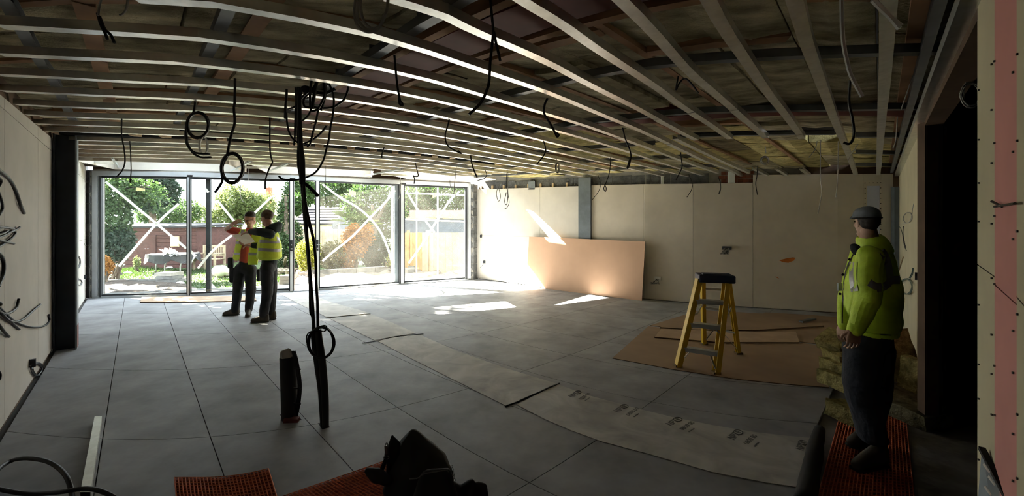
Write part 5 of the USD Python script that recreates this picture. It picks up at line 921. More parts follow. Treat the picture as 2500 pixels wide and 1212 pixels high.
hang('small bent cable over the rightmost window', [[(1185, 416), (1188, 428), (1181, 437), (1166, 441)]], .007); hang('thin straight grey cable over the rightmost window', [[(1114, 406), (1111, 435), (1109, 462), (1112, 480)]], .006, 'grey_cable'); hang('thin dark cable with a drooping tip by the window corner', [[(1098, 440), (1100, 455), (1107, 475), (1104, 492)]], .005, Y=9.2)
hang('looped grey cables hanging before the sunlit back wall', [[(1238, 415), (1236, 450), (1240, 475), (1237, 500), (1232, 492), (1236, 470)], [(1224, 445), (1215, 460), (1212, 475), (1217, 492), (1222, 480), (1218, 462)], [(1240, 420), (1240, 470), (1243, 495), (1237, 508), (1232, 510)]], .006, 'grey_cable'); THINGS[-1].parts[0][2] = 'black_cable'
hang('black looped cable hanging right of the steel column', [[(1491, 385), (1488, 420), (1480, 445), (1474, 460), (1478, 468), (1480, 460), (1476, 450)]], .006); hang('thin black cable with a bent end right of the steel column', [[(1460, 428), (1466, 450), (1461, 468), (1446, 488)]], .0055)
hang('thin black cable bent before the plain plasterboard', [[(1682, 428), (1689, 445), (1689, 462), (1677, 482)]], .006); hang('thin black cable looped below the red bricks', [[(1753, 430), (1759, 450), (1759, 465), (1755, 474), (1757, 465)]], .006); hang('thin black cable where the bricks end', [[(1850, 405), (1848, 430), (1845, 450), (1849, 476)]], .006)
hang('pale thick cable drooping from the ceiling above the third man', [[(2055, -10), (2056, 60), (2060, 110), (2068, 150), (2078, 185), (2105, 236)]], .007, 'grey_cable'); hang('dark cable drooping behind the pale cable', [[(2076, 195), (2073, 250), (2081, 290), (2085, 325), (2080, 345), (2072, 352), (2060, 348)]], .007)
hang('pair of pale cut cables sticking down at the top right', [[(2130, 0), (2155, 25), (2178, 46), (2200, 64)], [(2135, 2), (2160, 28), (2180, 50), (2196, 70)]], .009, 'grey_cable'); hang('thin pale drop wire near the right wall', [[(2292, -20), (2262, 75), (2235, 165), (2200, 268)]], .003, 'grey_cable', Y=2.6)
hang('short white wire with a hooked end near the right wall', [[(2191, 285), (2189, 320), (2187, 345), (2181, 362)]], .004, 'grey_cable'); hang('two thin long wires hanging before the back wall', [[(2003, 342), (2003, 430), (2006, 470), (1997, 522)], [(2047, 345), (2045, 440), (2041, 482)]], .0045, 'grey_cable')
hang('small white wire coil below the far insulation', [[(1868, 358), (1870, 375)]], .005, 'grey_cable', coil=[(1867, 392, 9, 9, 3.2)]); hang('loose dark flex bent over a joist at the upper right', [[(1656, 186), (1650, 220), (1658, 204), (1668, 193), (1677, 194), (1690, 207), (1705, 228)]], .005, dz=.02)
hang('big loop of clear grey cable at the top of the picture', [[(870, -10), (866, 20), (868, 50), (880, 70), (900, 78), (920, 72), (935, 50), (945, 20), (948, -10)], [(880, -10), (882, 30), (890, 55), (910, 70), (930, 60), (938, 35)], [(875, -5), (872, 40), (888, 66), (905, 74), (925, 66)]], .006, 'clear_cable'); hang('little loop of clear cable high before the back wall', [[(1360, 388), (1358, 395)]], .005, 'clear_cable', coil=[(1361, 410, 4, 12, 3)])
hang('dark cable pair hanging at the upper left', [[(238, 32), (246, 60), (256, 80), (262, 95)], [(243, 40), (255, 70), (270, 85), (279, 104)]], .006, dz=.03); hang('clear hooked wire at the upper left', [[(312, -5), (309, 20), (300, 34), (291, 37)], [(247, 0), (243, 15), (240, 38)]], .004, 'clear_cable', dz=.05)
hang('thin pale wire hanging over the second window', [[(608, 396), (607, 430), (607, 470)]], .004, 'grey_cable', Y=8.4); hang('thin dark wire hanging over the third window', [[(795, 375), (795, 430), (794, 472), (797, 498)]], .004, Y=7.5); hang('white hooked wire hanging in front of the third window', [[(884, 442), (884, 465), (889, 478), (896, 485)]], .0055, 'grey_cable', Y=9.6); hang('white curved wire beside the third mullion', [[(976, 405), (979, 450), (976, 478), (970, 490)]], .005, 'grey_cable', Y=9.4); hang('white curled wire hanging above the two men', [[(588, 448), (587, 475), (591, 490), (598, 494)]], .005, 'grey_cable', Y=8.6)
hang('thin leaning wire stub high on the right', [[(2095, 352), (2080, 375), (2070, 392)]], .004, 'grey_cable'); hang('thin grey wire pair by the far right battens', [[(1995, 345), (1990, 365), (1975, 385)]], .004, 'grey_cable')
# cables on the left wall
def lwp(x, y, o=.06): Q = ray_on(x, LW); q = Q + nin * o; return P(x, y, q[1] * ((x - 1250) / F * Q[1]) / (q[0]) if False else Q[1] - o * .9)
def wallcab(label, ps, r, m='black_cable', o=.07, coil=(), name='wall_cable'):
    t = Thing(name, label, 'cable')
    for p in ps: t.add('strand', tube([lwp(x, y, o + .03 * math.sin(2 * i)) for i, (x, y) in enumerate(p)], r, 7, 5), m, True)
    for (cx, cy, rx_, ry_, n) in coil: a = np.linspace(0, 2 * math.pi * n, int(20 * n)); t.add('coil', tube([lwp(cx + (rx_ * (1 - .25 * ((k // 20) % 3) * .5)) * math.sin(q), cy - ry_ * math.cos(q + .3 * math.sin(q * .31)), o) for k, q in enumerate(a)], r, 5, 0), m)
    if len(t.parts) == 1: t.parts[0][0] = None
wallcab('thick black cable arching out at the left edge of the picture', [[(-20, 405), (5, 421), (25, 440), (40, 470), (50, 500), (59, 521)]], .012)
wallcab('looping black cables at the left edge above the cut bundle', [[(-12, 425), (3, 440), (-2, 455)], [(-5, 465), (4, 490), (6, 510), (-2, 525)], [(-10, 552), (10, 556), (30, 558), (36, 562), (48, 555)], [(-10, 560), (15, 556), (34, 560)]], .008)
wallcab('cut black cable bundle at the left edge', [[(-12, 583), (10, 575), (33, 564), (37, 570), (30, 580), (10, 595), (-6, 605)], [(-10, 575), (8, 570), (18, 564)], [(-10, 585), (10, 590), (34, 595)]], .009)
wallcab('large black cable hoop at the left edge', [[(-12, 616), (2, 622), (9, 640), (8, 670), (-4, 700)]], .011)
wallcab('splayed black cable ends low at the left edge', [[(-8, 758), (10, 767), (25, 764), (40, 752), (46, 730)], [(-8, 752), (20, 782), (40, 786), (60, 778), (80, 760), (98, 744)], [(-8, 745), (15, 768), (40, 788), (70, 798), (95, 799), (112, 794), (121, 782), (119, 769)], [(-8, 752), (10, 772), (30, 790), (47, 805)], [(-6, 788), (8, 808), (22, 823)], [(-10, 735), (2, 742), (-4, 752)], [(-6, 905), (0, 915), (-2, 928)]], .0095)
t = Thing('wall_socket_box', 'small socket recess low on the left wall by the black coil', 'socket box'); A = ray_on(71, LW); t.add(None, box((A[0] + .01, A[1], P(71, 888, A[1])[2]), (.03, .075, .075), -.82), 'steel_dark')
wallcab('black cable coil low on the left wall', [[(72, 895), (80, 890), (92, 887)]], .0055, coil=[(91, 902, 16, 16, 4), (92, 903, 12, 15, 1.6)])
wallcab('tied black cable hank on the left wall by the windows', [[(164, 636), (168, 644), (172, 645)], [(170, 645), (166, 660), (165, 672)], [(172, 645), (170, 665), (169, 675)], [(174, 645), (175, 660), (177, 676)], [(173, 646), (173, 664), (173, 678)], [(176, 646), (177, 650), (174, 655)]], .0085, name='wall_cable')
wallcab('upper black cable ring on the left wall by the windows', [[(182, 625), (185, 626), (188, 625)]], .006, coil=[(190, 640, 6.5, 15, 4)])
wallcab('short black cable ends below the tied hank', [[(167, 683), (171, 690), (174, 695)], [(172, 682), (174, 692), (179, 704)], [(170, 684), (173, 692)]], .008)
wallcab('lower black cable ring on the left wall by the windows', [[(184, 669), (190, 677), (192, 684)]], .006, coil=[(194, 690, 6.5, 7, 3)])
one('wall_socket_box', 'tiny socket recess on the left wall beside the block pier', 'socket box', box(lwp(205.5, 677, .02), (.02, .06, .08), -.82), 'steel_dark')
wallcab('grey wires hanging from the end of the left wall', [[(206, 586), (206, 594), (212, 602), (220, 612), (232, 640)], [(207, 594), (216, 608), (226, 622)], [(206, 596), (214, 612), (222, 640), (226, 660)]], .004, 'grey_cable')
# sockets and wires on the back wall
def backbox(x, y, w, h, label, wires, m='grey_cable', r=.004, face='steel_dark'):
    Q = bw(x); t = Thing('socket_box', label, 'socket box'); Z = P(x, y, Q[1])[2]; d_ = dt; k = Q[1] / F
    t.add('box', box((Q[0] - .012, Q[1] - .018, Z), (w * k, .03, h * k), math.atan2(dt[1], dt[0])), face)
    for i, p in enumerate(wires): t.add('wire', tube([P(a, b, Q[1] - .05 - .03 * (j % 2)) for j, (a, b) in enumerate(p)], r, 5, 4), m if i % 3 else 'black_cable')
backbox(1175.5, 577, 4, 7, 'small socket hole high in the sunlit wall corner', [[(1174, 577), (1171, 579)]]); backbox(1183, 640, 6, 6, 'low socket hole with wire ends in the sunlit wall corner', [[(1183, 641), (1178, 648), (1172, 654)], [(1184, 641), (1181, 650), (1176, 652)]])
wz = random.Random(5)
backbox(1775, 606, 20, 8, 'socket with a bushy bunch of cut wires above the stepladder', [[(1775 + wz.uniform(-8, 8), 606), (1772 + wz.uniform(-10, 8), 615), (1768 + wz.uniform(-8, 12), 621), (1772 + wz.uniform(-10, 10), 612)] for _ in range(14)])
backbox(1606, 680, 15, 9, 'white socket box with splayed wires beside the leaning board', [[(1605 + wz.uniform(-5, 5), 682), (1600 + wz.uniform(-6, 8), 690), (1596 + wz.uniform(-8, 16), 694), (1600 + wz.uniform(-12, 10), 690)] for _ in range(10)], face='plastic_white')
# wires on the right cream wall
def rwp(x, y, o=.05): Q = ray_on(x, RW); return P(x, y, Q[1] - o)
def rcab(label, ps, r, m, coil=(), o=.05):
    t = Thing('wall_cable', label, 'cable')
    for p in ps: t.add('strand', tube([rwp(x, y, o) for x, y in p], r, 5, 5), m)
    for (cx, cy, a_, b_, n) in coil: q = np.linspace(0, 6.283 * n, int(18 * n)); t.add('coil', tube([rwp(cx + a_ * math.sin(x + .2 * math.sin(x * .23)), cy - b_ * math.cos(x), o + .004 * i % 9) for i, x in enumerate(q)], r, 5, 0), m)
    if len(t.parts) == 1: t.parts[0][0] = None
rcab('upper loop of grey wire on the cream wall', [[(2231, 498), (2228, 510), (2226, 525), (2222, 540), (2212, 546), (2203, 547)]], .004, 'grey_cable', [(2216, 532, 11, 13, 2.2)]); rcab('short cut wires below the upper loop on the cream wall', [[(2195, 553), (2200, 560), (2204, 575), (2208, 600), (2213, 612)], [(2206, 553), (2205, 570), (2209, 595), (2212, 605)]], .005, 'black_cable')
mat('teal_cable', (.10, .16, .15), .5); rcab('greenish cable hank on the cream wall behind the third man', [[(2228, 655), (2226, 668), (2220, 678)], [(2230, 655), (2228, 670), (2222, 680)], [(2197, 690), (2205, 685), (2212, 682)]], .005, 'teal_cable', [(2213, 700, 14, 19, 5)])
one('timber_lath', 'thin lath leaning in the far right corner', 'timber', bar(rwp(2193, 668, .1), rwp(2206, 628, .06), .02, .012), 'timber_pale')
one('wall_socket_box', 'small dark socket box on the cream wall near the cable hank', 'socket box', box(rwp(2239, 675, .01), (.02, .03, .07), .9), 'steel_dark')
rcab('coil of pale cable hanging high inside the dark doorway', [[(2392, 195), (2375, 200), (2362, 210)]], .005, 'clear_cable', [(2366, 236, 26, 28, 6)]) if False else None
t = Thing('cable_coil', 'coil of pale cable hanging high in the dark doorway', 'cable'); a = np.linspace(0, 6.283 * 6, 130)
t.add('coil', tube([P(2371 + (23 + 4 * math.sin(k * .37)) * math.sin(q), 232 - (29 + 3 * math.cos(k * .23)) * math.cos(q), 2.2 + .02 * math.sin(q * .6)) for k, q in enumerate(a)], .0035, 5, 0), 'clear_cable'); t.add('tie', tube([P(2358, 205, 2.2), P(2366, 198, 2.2), P(2384, 205, 2.19)], .006, 5, 3), 'clear_cable')

# ---------------------------------------------------------------- people
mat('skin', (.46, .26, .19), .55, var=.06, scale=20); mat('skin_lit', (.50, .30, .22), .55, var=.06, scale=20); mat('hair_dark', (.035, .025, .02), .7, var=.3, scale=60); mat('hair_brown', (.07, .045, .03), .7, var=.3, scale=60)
mat('hivis', (.62, .74, .06), .7, var=.06, scale=12, bump=.3, bscale=18); mat('hivis_jacket', (.58, .78, .05), .6, var=.10, scale=9, bump=.4, bscale=14); mat('reflective', (.34, .33, .33), .4, metal=.3, var=.06); mat('shirt_red', (.42, .07, .05), .8, var=.1, bump=.3, bscale=18); mat('hoodie', (.018, .028, .03), .9, var=.15, bump=.3, bscale=18); mat('trousers', (.022, .023, .027), .85, var=.25, scale=9, bump=.4, bscale=16); mat('trousers_blue', (.020, .022, .032), .85, var=.3, scale=7, bump=.4, bscale=16)
mat('boot', (.05, .04, .03), .7, var=.2); mat('sole', (.02, .02, .02), .8); mat('cap_grey', (.17, .19, .215), .85, var=.12, scale=20); mat('eye', (.02, .015, .012), .3); mat('lip', (.30, .12, .10), .6); mat('paper_white', (.80, .80, .82), .7, var=.02); mat('dark_frame', (.015, .015, .015), .4); mat('steel_watch', (.4, .4, .42), .3, metal=.8); mat('collar', (.012, .014, .018), .9)
def rotz(a): return np.array([[math.cos(a), -math.sin(a), 0], [math.sin(a), math.cos(a), 0], [0, 0, 1]])
def head_parts(c, yaw, pitch, s=1.0, sx=1.0):
    """skull, face, ears of one head as manifolds in world space; yaw 0 looks along +x; returns (manifolds, to-world function)"""
    M = rotz(yaw) @ np.array([[math.cos(pitch), 0, math.sin(pitch)], [0, 1, 0], [-math.sin(pitch), 0, math.cos(pitch)]]); K = np.diag([sx, 1, 1.0])
    tw = lambda p: np.array(c) + K @ (M @ (np.array(p, float) * s))
    def e(p, r): 
        T = np.zeros((3, 4)); T[:, :3] = K @ M @ np.diag(np.array(r) * s); T[:, 3] = tw(p); return Manifold.sphere(1, 20).transform(T)
    ms = [e((-.012, 0, .035), (.098, .076, .088)), e((.022, 0, -.02), (.070, .060, .085)), e((.048, 0, -.085), (.040, .040, .030)), e((-.02, 0, -.06), (.06, .055, .05)), e((.083, 0, .035), (.020, .045, .012)),
          Manifold.batch_hull([e((.088, 0, .018), (.008, .009, .008)), e((.112, 0, -.022), (.011, .013, .011)), e((.082, 0, -.028), (.012, .019, .012))]), e((.084, 0, -.052), (.013, .025, .008)), e((.082, 0, -.064), (.013, .022, .009)),
          e((.066, .035, -.018), (.022, .02, .02)), e((.066, -.035, -.018), (.022, .02, .02)), e((-.012, .079, -.005), (.022, .010, .034)), e((-.012, -.079, -.005), (.022, .010, .034))]
    return ms, tw, e
def hand(w, f, up, side, r=1.0, curl=.5, thumb=1):
    """palm and five bent fingers: w wrist, f finger direction, up back of hand"""
    f = np.array(f, float); f /= np.linalg.norm(f); up = np.array(up, float); up -= f * (up @ f); up /= np.linalg.norm(up); s = np.cross(f, up) * side; ms = []
    k = lambda a, b, c_: np.array(w) + (f * a + s * b + up * c_) * r
    ms.append(Manifold.batch_hull([ball(k(.01, .022, 0), .014 * r, 8), ball(k(.01, -.022, 0), .014 * r, 8), ball(k(.085, .034, 0), .012 * r, 8), ball(k(.088, -.03, 0), .011 * r, 8)]))
    for b, L, rr in ((.034, .068, .0088), (.012, .078, .0092), (-.010, .072, .0088), (-.030, .056, .0078)):
        p0, a = k(.088, b, 0), 0.0; d_ = f
        for j, q in enumerate((.45, .32, .25)):
            a += curl * (.7 + .25 * j); d_ = f * math.cos(a) - up * math.sin(a); p1 = p0 + d_ * L * q * r; ms.append(limb(p0, rr * r * (1 - .1 * j), p1, rr * r * (.9 - .1 * j), 8)); p0 = p1
    t0 = k(.025, .03, -.005); t1 = k(.055, .058, -.02); t2 = k(.085, .060, -.032); ms += [limb(t0, .013 * r, t1, .0105 * r, 8), limb(t1, .0105 * r, t2, .0085 * r, 8)]
    return ms
def shoe(heel, toe, h=.09, w=.045):
    heel, toe = np.array(heel, float), np.array(toe, float); d_ = toe - heel; m_ = heel + d_ * .45
    up = Manifold.batch_hull([ball(heel + [0, 0, w], w * .95, 10), ball(toe - d_ / np.linalg.norm(d_) * w + [0, 0, w * .75], w * .85, 10), ball(m_ + [0, 0, h * .75], w * .85, 10), ball(heel + [0, 0, h + .02], w * .85, 10)])
    return mf(up.trim_by_plane((0, 0, 1), float(heel[2]) + .012)), mf(Manifold.batch_hull([ball(heel + [0, 0, .012], (w, w, .012), 10), ball(m_ + [0, 0, .012], (w * .9, w * .9, .012), 10), ball(toe - d_ / np.linalg.norm(d_) * w + [0, 0, .012], (w * 1.02, w * 1.02, .012), 10)]))

def band(centers, radii, m_, t, name, wid=.024, n=28, under=None):
    """a tape ring around a torso: centers (two points along the axis), elliptical radii"""
    c = np.array(centers); a = np.linspace(0, 2 * math.pi, n); V = []
    for dz in (-wid, wid): V += [c + [radii[0] * math.cos(q), radii[1] * math.sin(q), dz] for q in a[:-1]]
    k = n - 1; f = []
    for i in range(k): j = (i + 1) % k; f += [[i, j, k + j], [i, k + j, k + i]]
    t.add(name, (np.array(V), np.array(f)), m_, True, under=under)

def decal(mesh, pts, hw, lift=.005, n=4, hw2=None):
    """a tape laid on a garment: the pixel polyline is carried onto the mesh along the line of sight"""
    V, Fc = mesh; A, B, C = V[Fc[:, 0]], V[Fc[:, 1]], V[Fc[:, 2]]; o = np.array([0, 0, EYE]); e1, e2 = B - A, C - A
    def hit(x, y):
        d = np.array([(x - 1250) / F, 1.0, -(y - HZ) / F]); h = np.cross(d, e2); det = (e1 * h).sum(1); ok = np.abs(det) > 1e-12; inv = 1 / np.where(ok, det, 1); s_ = o - A; u_ = (s_ * h).sum(1) * inv; q = np.cross(s_, e1); v_ = (q @ d) * inv; t_ = (e2 * q).sum(1) * inv
        ok &= (u_ >= 0) & (v_ >= 0) & (u_ + v_ <= 1) & (t_ > 0); return t_[ok].min() if ok.any() else None
    p = spline([(x, y, 0) for x, y in pts], n)[:, :2]; tg = np.gradient(p, axis=0); nn = np.stack([-tg[:, 1], tg[:, 0]], 1); nn /= np.linalg.norm(nn, axis=1, keepdims=True); rows = []
    for a, m_ in zip(p, nn):
        r = []
        for k in (-1, 0, 1): xy = a + m_ * hw * k; h = hit(*xy); r.append(None if h is None else P(xy[0], xy[1], h - lift))
        rows.append(None if any(q is None for q in r) else r)
    Vo, Fo = [], []
    for a, b in zip(rows, rows[1:]):
        if a is None or b is None: continue
        k = len(Vo); Vo += a + b; Fo += [[k, k + 1, k + 4], [k, k + 4, k + 3], [k + 1, k + 2, k + 5], [k + 1, k + 5, k + 4]]
    return (np.array(Vo), np.array(Fo)) if Fo else None

def person(label, Y, J, cos):
    """J: named joints (px, py, depth offset); returns helpers that turn them into points and limbs"""
    t = Thing('person', label, 'person'); p = {k: P(v[0], v[1], Y + (v[2] if len(v) > 2 else 0)) for k, v in J.items()}; u = Y / F
    L = lambda a, ra, b, rb, seg=14: Manifold.batch_hull([ball(p[a], np.array([ra * u * cos, ra * u, ra * u]), seg), ball(p[b], np.array([rb * u * cos, rb * u, rb * u]), seg)])
    return t, p, u, L, (lambda a, ra, b, rb: L(a, ra * .66, b, rb * .66))
def surf(ms, edge=.025, it=6, amp=0.0, fr=8, seed=0):
    g = blob(ms, edge, it); return rough(g, amp, fr, seed) if amp else g

# the man with the red shirt, holding up the drawing
c = .84; t, p, u, L, S = person('man in a yellow vest over a red shirt with one elbow raised', 7.1, dict(neck=(610, 560), head=(611, 536, -.02), ch=(607, 585), chl=(592, 580, -.02), chr=(623, 582, -.02), wa=(603, 630), hip=(600, 652), hl=(587, 658), hr=(612, 658), kl=(580, 712, -.06), kr=(612, 714, -.04), al=(574, 758), ar=(607, 757), sl=(582, 566), sr=(630, 570, .02), el=(553, 560, -.1), wl=(570, 546, -.22), er=(640, 600, -.05), wr_=(606, 598, -.28)), c)
ms, tw, e = head_parts(p['head'], -1.85, .42, 1.0, .92)
arm = [S('sl', 9, 'el', 7.4), L('el', 5.6, 'wl', 4.2), S('sr', 9, 'er', 7.2), L('er', 5.5, 'wr_', 4.2)]
trunk = [L('neck', 8, 'head', 7), S('neck', 8, 'ch', 14), S('ch', 17, 'wa', 16), S('wa', 16, 'hip', 16), S('chl', 12, 'chr', 12), S('sl', 8, 'chl', 11), S('sr', 8, 'chr', 11)]
legs = [S('hl', 13, 'kl', 9), S('kl', 9, 'al', 6), S('hr', 13, 'kr', 9), S('kr', 9, 'ar', 6), S('hip', 15, 'hl', 13), S('hip', 15, 'hr', 13)]
hands = hand(p['wl'], (.75, -.25, .3), (0, -1, .3), 1, .95, .45) + hand(p['wr_'], (-.8, -.2, .15), (0, .3, -1), 1, .95, .55)
t.add('body', surf(ms + arm + trunk + legs + hands, .012, 3), 'skin', True)
hp = [tw((-.03, 0, .06))]; t.add('hair', surf([e((-.022, 0, .055), (.100, .081, .082)).trim_by_plane(tuple(map(float, (tw((-.6, 0, 1)) - tw((0, 0, 0))) / np.linalg.norm(tw((-.6, 0, 1)) - tw((0, 0, 0))))), float(np.dot((tw((-.6, 0, 1)) - tw((0, 0, 0))) / np.linalg.norm(tw((-.6, 0, 1)) - tw((0, 0, 0))), tw((.0, 0, .045)))))], .02, 2, .004, 40), 'hair_dark', True)
t.add('glasses', cat(*[tube([tw((.098, s_ * (.033 + .02 * math.cos(q)), .012 + .014 * math.sin(q))) for q in np.linspace(0, 6.283, 12)], .0022, 4, 0) for s_ in (-1, 1)], tube([tw((.1, -.012, .015)), tw((.104, 0, .018)), tw((.1, .012, .015))], .002, 4, 0), *[tube([tw((.092, s_ * .055, .015)), tw((.0, s_ * .082, .012))], .002, 4, 0) for s_ in (-1, 1)]), 'dark_frame')
t.add('eye', mf(e((.086, .033, .012), (.006, .010, .005))), 'eye'); t.add('eye', mf(e((.088, -.033, .012), (.008, .011, .006))), 'eye'); t.add('mouth', mf(e((.096, 0, -.057), (.004, .02, .003))), 'lip')
shirt = t.add('shirt', surf([L('neck', 9, 'ch', 15), L('ch', 18.5, 'wa', 17.5), L('wa', 17.5, 'hip', 16.5), L('chl', 13, 'chr', 13), L('sl', 9.5, 'chl', 12), L('sr', 9.5, 'chr', 12), Manifold.batch_hull([ball(p['sl'], 9.5 * u, 12), ball(lerp(p['sl'], p['el'], .72), 8.6 * u, 12)]), Manifold.batch_hull([ball(p['sr'], 9 * u, 12), ball(lerp(p['sr'], p['er'], .6), 8.4 * u, 12)])], .02, 5, .004), 'shirt_red', True)
# vest: two open front panels, a back and shoulders
ux = np.array([1.0, 0, 0]); yv = p['ch'][1] - 20 * u
def panel(xs, zs_px, dep, m, nm, seed, th=.012):
    V = []; n = len(xs)
    for (y_, lx, rx2) in zs_px:
        for k in range(6): x_ = lx + (rx2 - lx) * k / 5; q = P(x_, y_, 7.1 - dep * math.sqrt(max(0.0, 1 - ((x_ - 606) / 42) ** 2))); V.append(q)
    V = np.array(V); R_ = len(zs_px); f = []
    for i in range(R_ - 1):
        for k in range(5): a_ = i * 6 + k; f += [[a_, a_ + 1, a_ + 7], [a_, a_ + 7, a_ + 6]]
    W2 = V + [0, th, 0]; N = len(V); f2 = [[N + x for x in q[::-1]] for q in f]; rim = [i for i in range(6)] + [i * 6 + 5 for i in range(1, R_)] + [(R_ - 1) * 6 + k for k in (4, 3, 2, 1, 0)] + [i * 6 for i in range(R_ - 2, 0, -1)]; sd = []
    for a_, b_ in zip(rim, rim[1:] + rim[:1]): sd += [[a_, N + a_, N + b_], [a_, N + b_, b_]]
    return t.add(nm, fix((np.vstack([V, W2]), np.array(f + f2 + sd))), m, True)
v1 = panel(range(6), [(560, 588, 600), (575, 580, 596), (592, 576, 592), (612, 572, 586), (630, 568, 584), (637, 572, 582)], .165, 'hivis', 'vest_front', 1)
v2 = panel(range(6), [(562, 616, 634), (580, 614, 640), (600, 610, 640), (620, 606, 634), (640, 604, 628), (647, 606, 628)], .165, 'hivis', 'vest_front', 2)
t.add('vest_back', surf([L('ch', 21, 'wa', 20), L('wa', 20, 'hip', 18.5), L('chl', 14, 'chr', 15)], .025, 5).__class__((lambda g: g)(surf([Manifold.batch_hull([ball(p['ch'] + [0, .03, 0], np.array([22 * u * c, 17 * u, 20 * u])), ball(p['hip'] + [0, .03, .04], np.array([21 * u * c, 17 * u, 10 * u]))]).trim_by_plane((0.0, 1.0, 0.0), float(p['ch'][1] + .0))], .03, 3))), 'hivis', True)
for vv, rows in ((v1, ((590, 596, 576.5, 592), (617, 623, 571, 585.5))), (v2, ((594, 601, 611, 640), (617, 624, 606.5, 635)))):
    for ya, yb_, lx, rx2 in rows:
        q = [P(lx + (rx2 - lx) * k / 5, y_, 7.1 - .172 * math.sqrt(max(0.0, 1 - ((lx + (rx2 - lx) * k / 5 - 606) / 42) ** 2))) for y_ in (ya, yb_) for k in range(6)]; t.add('reflective_tape', (np.array(q), np.array([[k, k + 1, k + 7] for k in range(5)] + [[k, k + 7, k + 6] for k in range(5)])), 'reflective', under=vv)
q = [P(x, y, 7.1 - .172 * math.sqrt(max(0.0, 1 - ((x - 606) / 42) ** 2))) for x, y in ((589, 561), (597, 561), (592, 588), (583, 588))]; t.add('reflective_tape', (np.array(q), np.array([[0, 1, 2], [0, 2, 3]])), 'reflective', under=v1)
t.add('trousers', surf([L('hl', 15, 'kl', 12), L('kl', 12, 'al', 9.5), L('hr', 15, 'kr', 12), L('kr', 12, 'ar', 9.5), L('hip', 18, 'hl', 15), L('hip', 18, 'hr', 15), L('wa', 17, 'hip', 18)], .025, 5, .008, 9, 3), 'trousers', True)
for x, y, w_, h_, lab in ((563, 638, 13, 26, None), (568, 668, 15, 36, None), (632, 668, 9, 30, None)): t.add('cargo_pocket', rbox(P(x, y + 4, 7.05), (w_ * u * c, .07, h_ * u), .02), 'trousers')
for a_, toe in (('al', (542, 769, -.05)), ('ar', (604, 772, -.2))):
    h_ = p[a_].copy(); h_[2] = 0; T_ = P(*toe[:2], 7.1 + toe[2]); T_[2] = 0; ug, sg = shoe(h_ + (h_ - T_) / np.linalg.norm(h_ - T_) * .03, T_); b_ = t.add('boot', ug, 'boot', 40); t.add('sole', sg, 'sole', under=b_)
w_ = lerp(p['el'], p['wl'], .62); t.add('watch', tube([w_ + np.array([.0, .037 * math.cos(q), .037 * math.sin(q)]) @ rotz(.3).T for q in np.linspace(0, 6.283, 14)], .009, 5, 0), 'steel_watch')
# the drawing he holds
q = [P(566, 575, 6.88), P(604, 566, 7.0), P(622, 590, 6.86), P(596, 597, 6.74)]; one('drawing_sheets', 'white sheets of paper held by the man with the red shirt', 'paper', plate(q, .006), 'paper_white')

# the man in the dark hoodie, seen from his side
c = .84; t, p, u, L, S = person('man in a dark hoodie and yellow vest, in profile reaching to the paper', 6.7, dict(neck=(658, 560), head=(651, 534), ch=(660, 592), cht=(662, 578), wa=(659, 632), hip=(657, 648), hl=(652, 655, -.09), hr=(661, 655, .09), kl=(653, 715, -.1), kr=(664, 712, .08), al=(644, 768, -.1), ar=(662, 764, .09), sl=(660, 572, -.16), sr=(662, 572, .16), el=(632, 566, -.26), wl=(611, 566, -.2), er=(640, 600, .1), wr_=(618, 600, -.05)), c)
ms, tw, e = head_parts(p['head'], math.pi - .12, .12, 1.02, .86)
t.add('body', surf(ms + [L('neck', 9, 'head', 8), S('neck', 9, 'cht', 13), S('cht', 16, 'ch', 18), S('ch', 18, 'wa', 17), S('wa', 17, 'hip', 17), S('sl', 9, 'sr', 9), S('sl', 8.5, 'el', 6.5), L('el', 6, 'wl', 4.5), S('sr', 8.5, 'er', 6.5), S('er', 6, 'wr_', 4.5), S('hip', 15, 'hl', 13), S('hip', 15, 'hr', 13), S('hl', 13, 'kl', 9), S('kl', 9, 'al', 6), S('hr', 13, 'kr', 9), S('kr', 9, 'ar', 6)] + hand(p['wl'], (-.9, -.1, -.15), (0, -.3, 1), 1, 1, .4) + hand(p['wr_'], (-.9, -.3, .0), (0, 0, 1), 1, 1, .45), .012, 3), 'skin', True)
nrm = (tw((-.75, 0, .8)) - tw((0, 0, 0))); nrm /= np.linalg.norm(nrm); t.add('hair', surf([e((-.02, 0, .05), (.110, .088, .092)).trim_by_plane(tuple(map(float, nrm)), float(nrm @ tw((.012, 0, .012))))], .018, 2, .010, 35, 4), 'hair_brown', True)
t.add('eye', mf(e((.086, .033, .012), (.008, .010, .006))), 'eye'); t.add('eye', mf(e((.086, -.033, .012), (.008, .010, .006))), 'eye'); t.add('mouth', mf(e((.096, 0, -.057), (.004, .02, .003))), 'lip')
hd = t.add('hoodie', surf([L('neck', 11, 'cht', 15), L('cht', 19, 'ch', 21), L('ch', 21, 'wa', 20), L('wa', 20, 'hip', 19), L('sl', 11.5, 'sr', 11.5), L('sl', 11.5, 'el', 9.5), L('el', 9.5, 'wl', 6.5), L('sr', 11.5, 'er', 9.5), L('er', 9, 'wr_', 6.5)], .022, 5, .007, 9, 2), 'hoodie', True)
t.add('hood', surf([Manifold.batch_hull([ball(P(668, 552, 6.7), (9 * u, 15 * u, 7 * u)), ball(P(680, 548, 6.7), (6 * u, 12 * u, 7 * u)), ball(P(678, 562, 6.7), (6 * u, 14 * u, 6 * u))])], .02, 4, .008, 10, 5), 'hoodie', True, under=hd)
vst = Manifold.batch_hull([ball(P(661, 574, 6.7), (19 * u * c, 22 * u, 12 * u), 20), ball(P(658, 600, 6.7), (31 * u * c, 28 * u, 20 * u), 20), ball(P(658, 628, 6.7), (32 * u * c, 29 * u, 10 * u), 20)]).trim_by_plane((0.0, 0.0, 1.0), float(P(0, 636, 6.7)[2]))
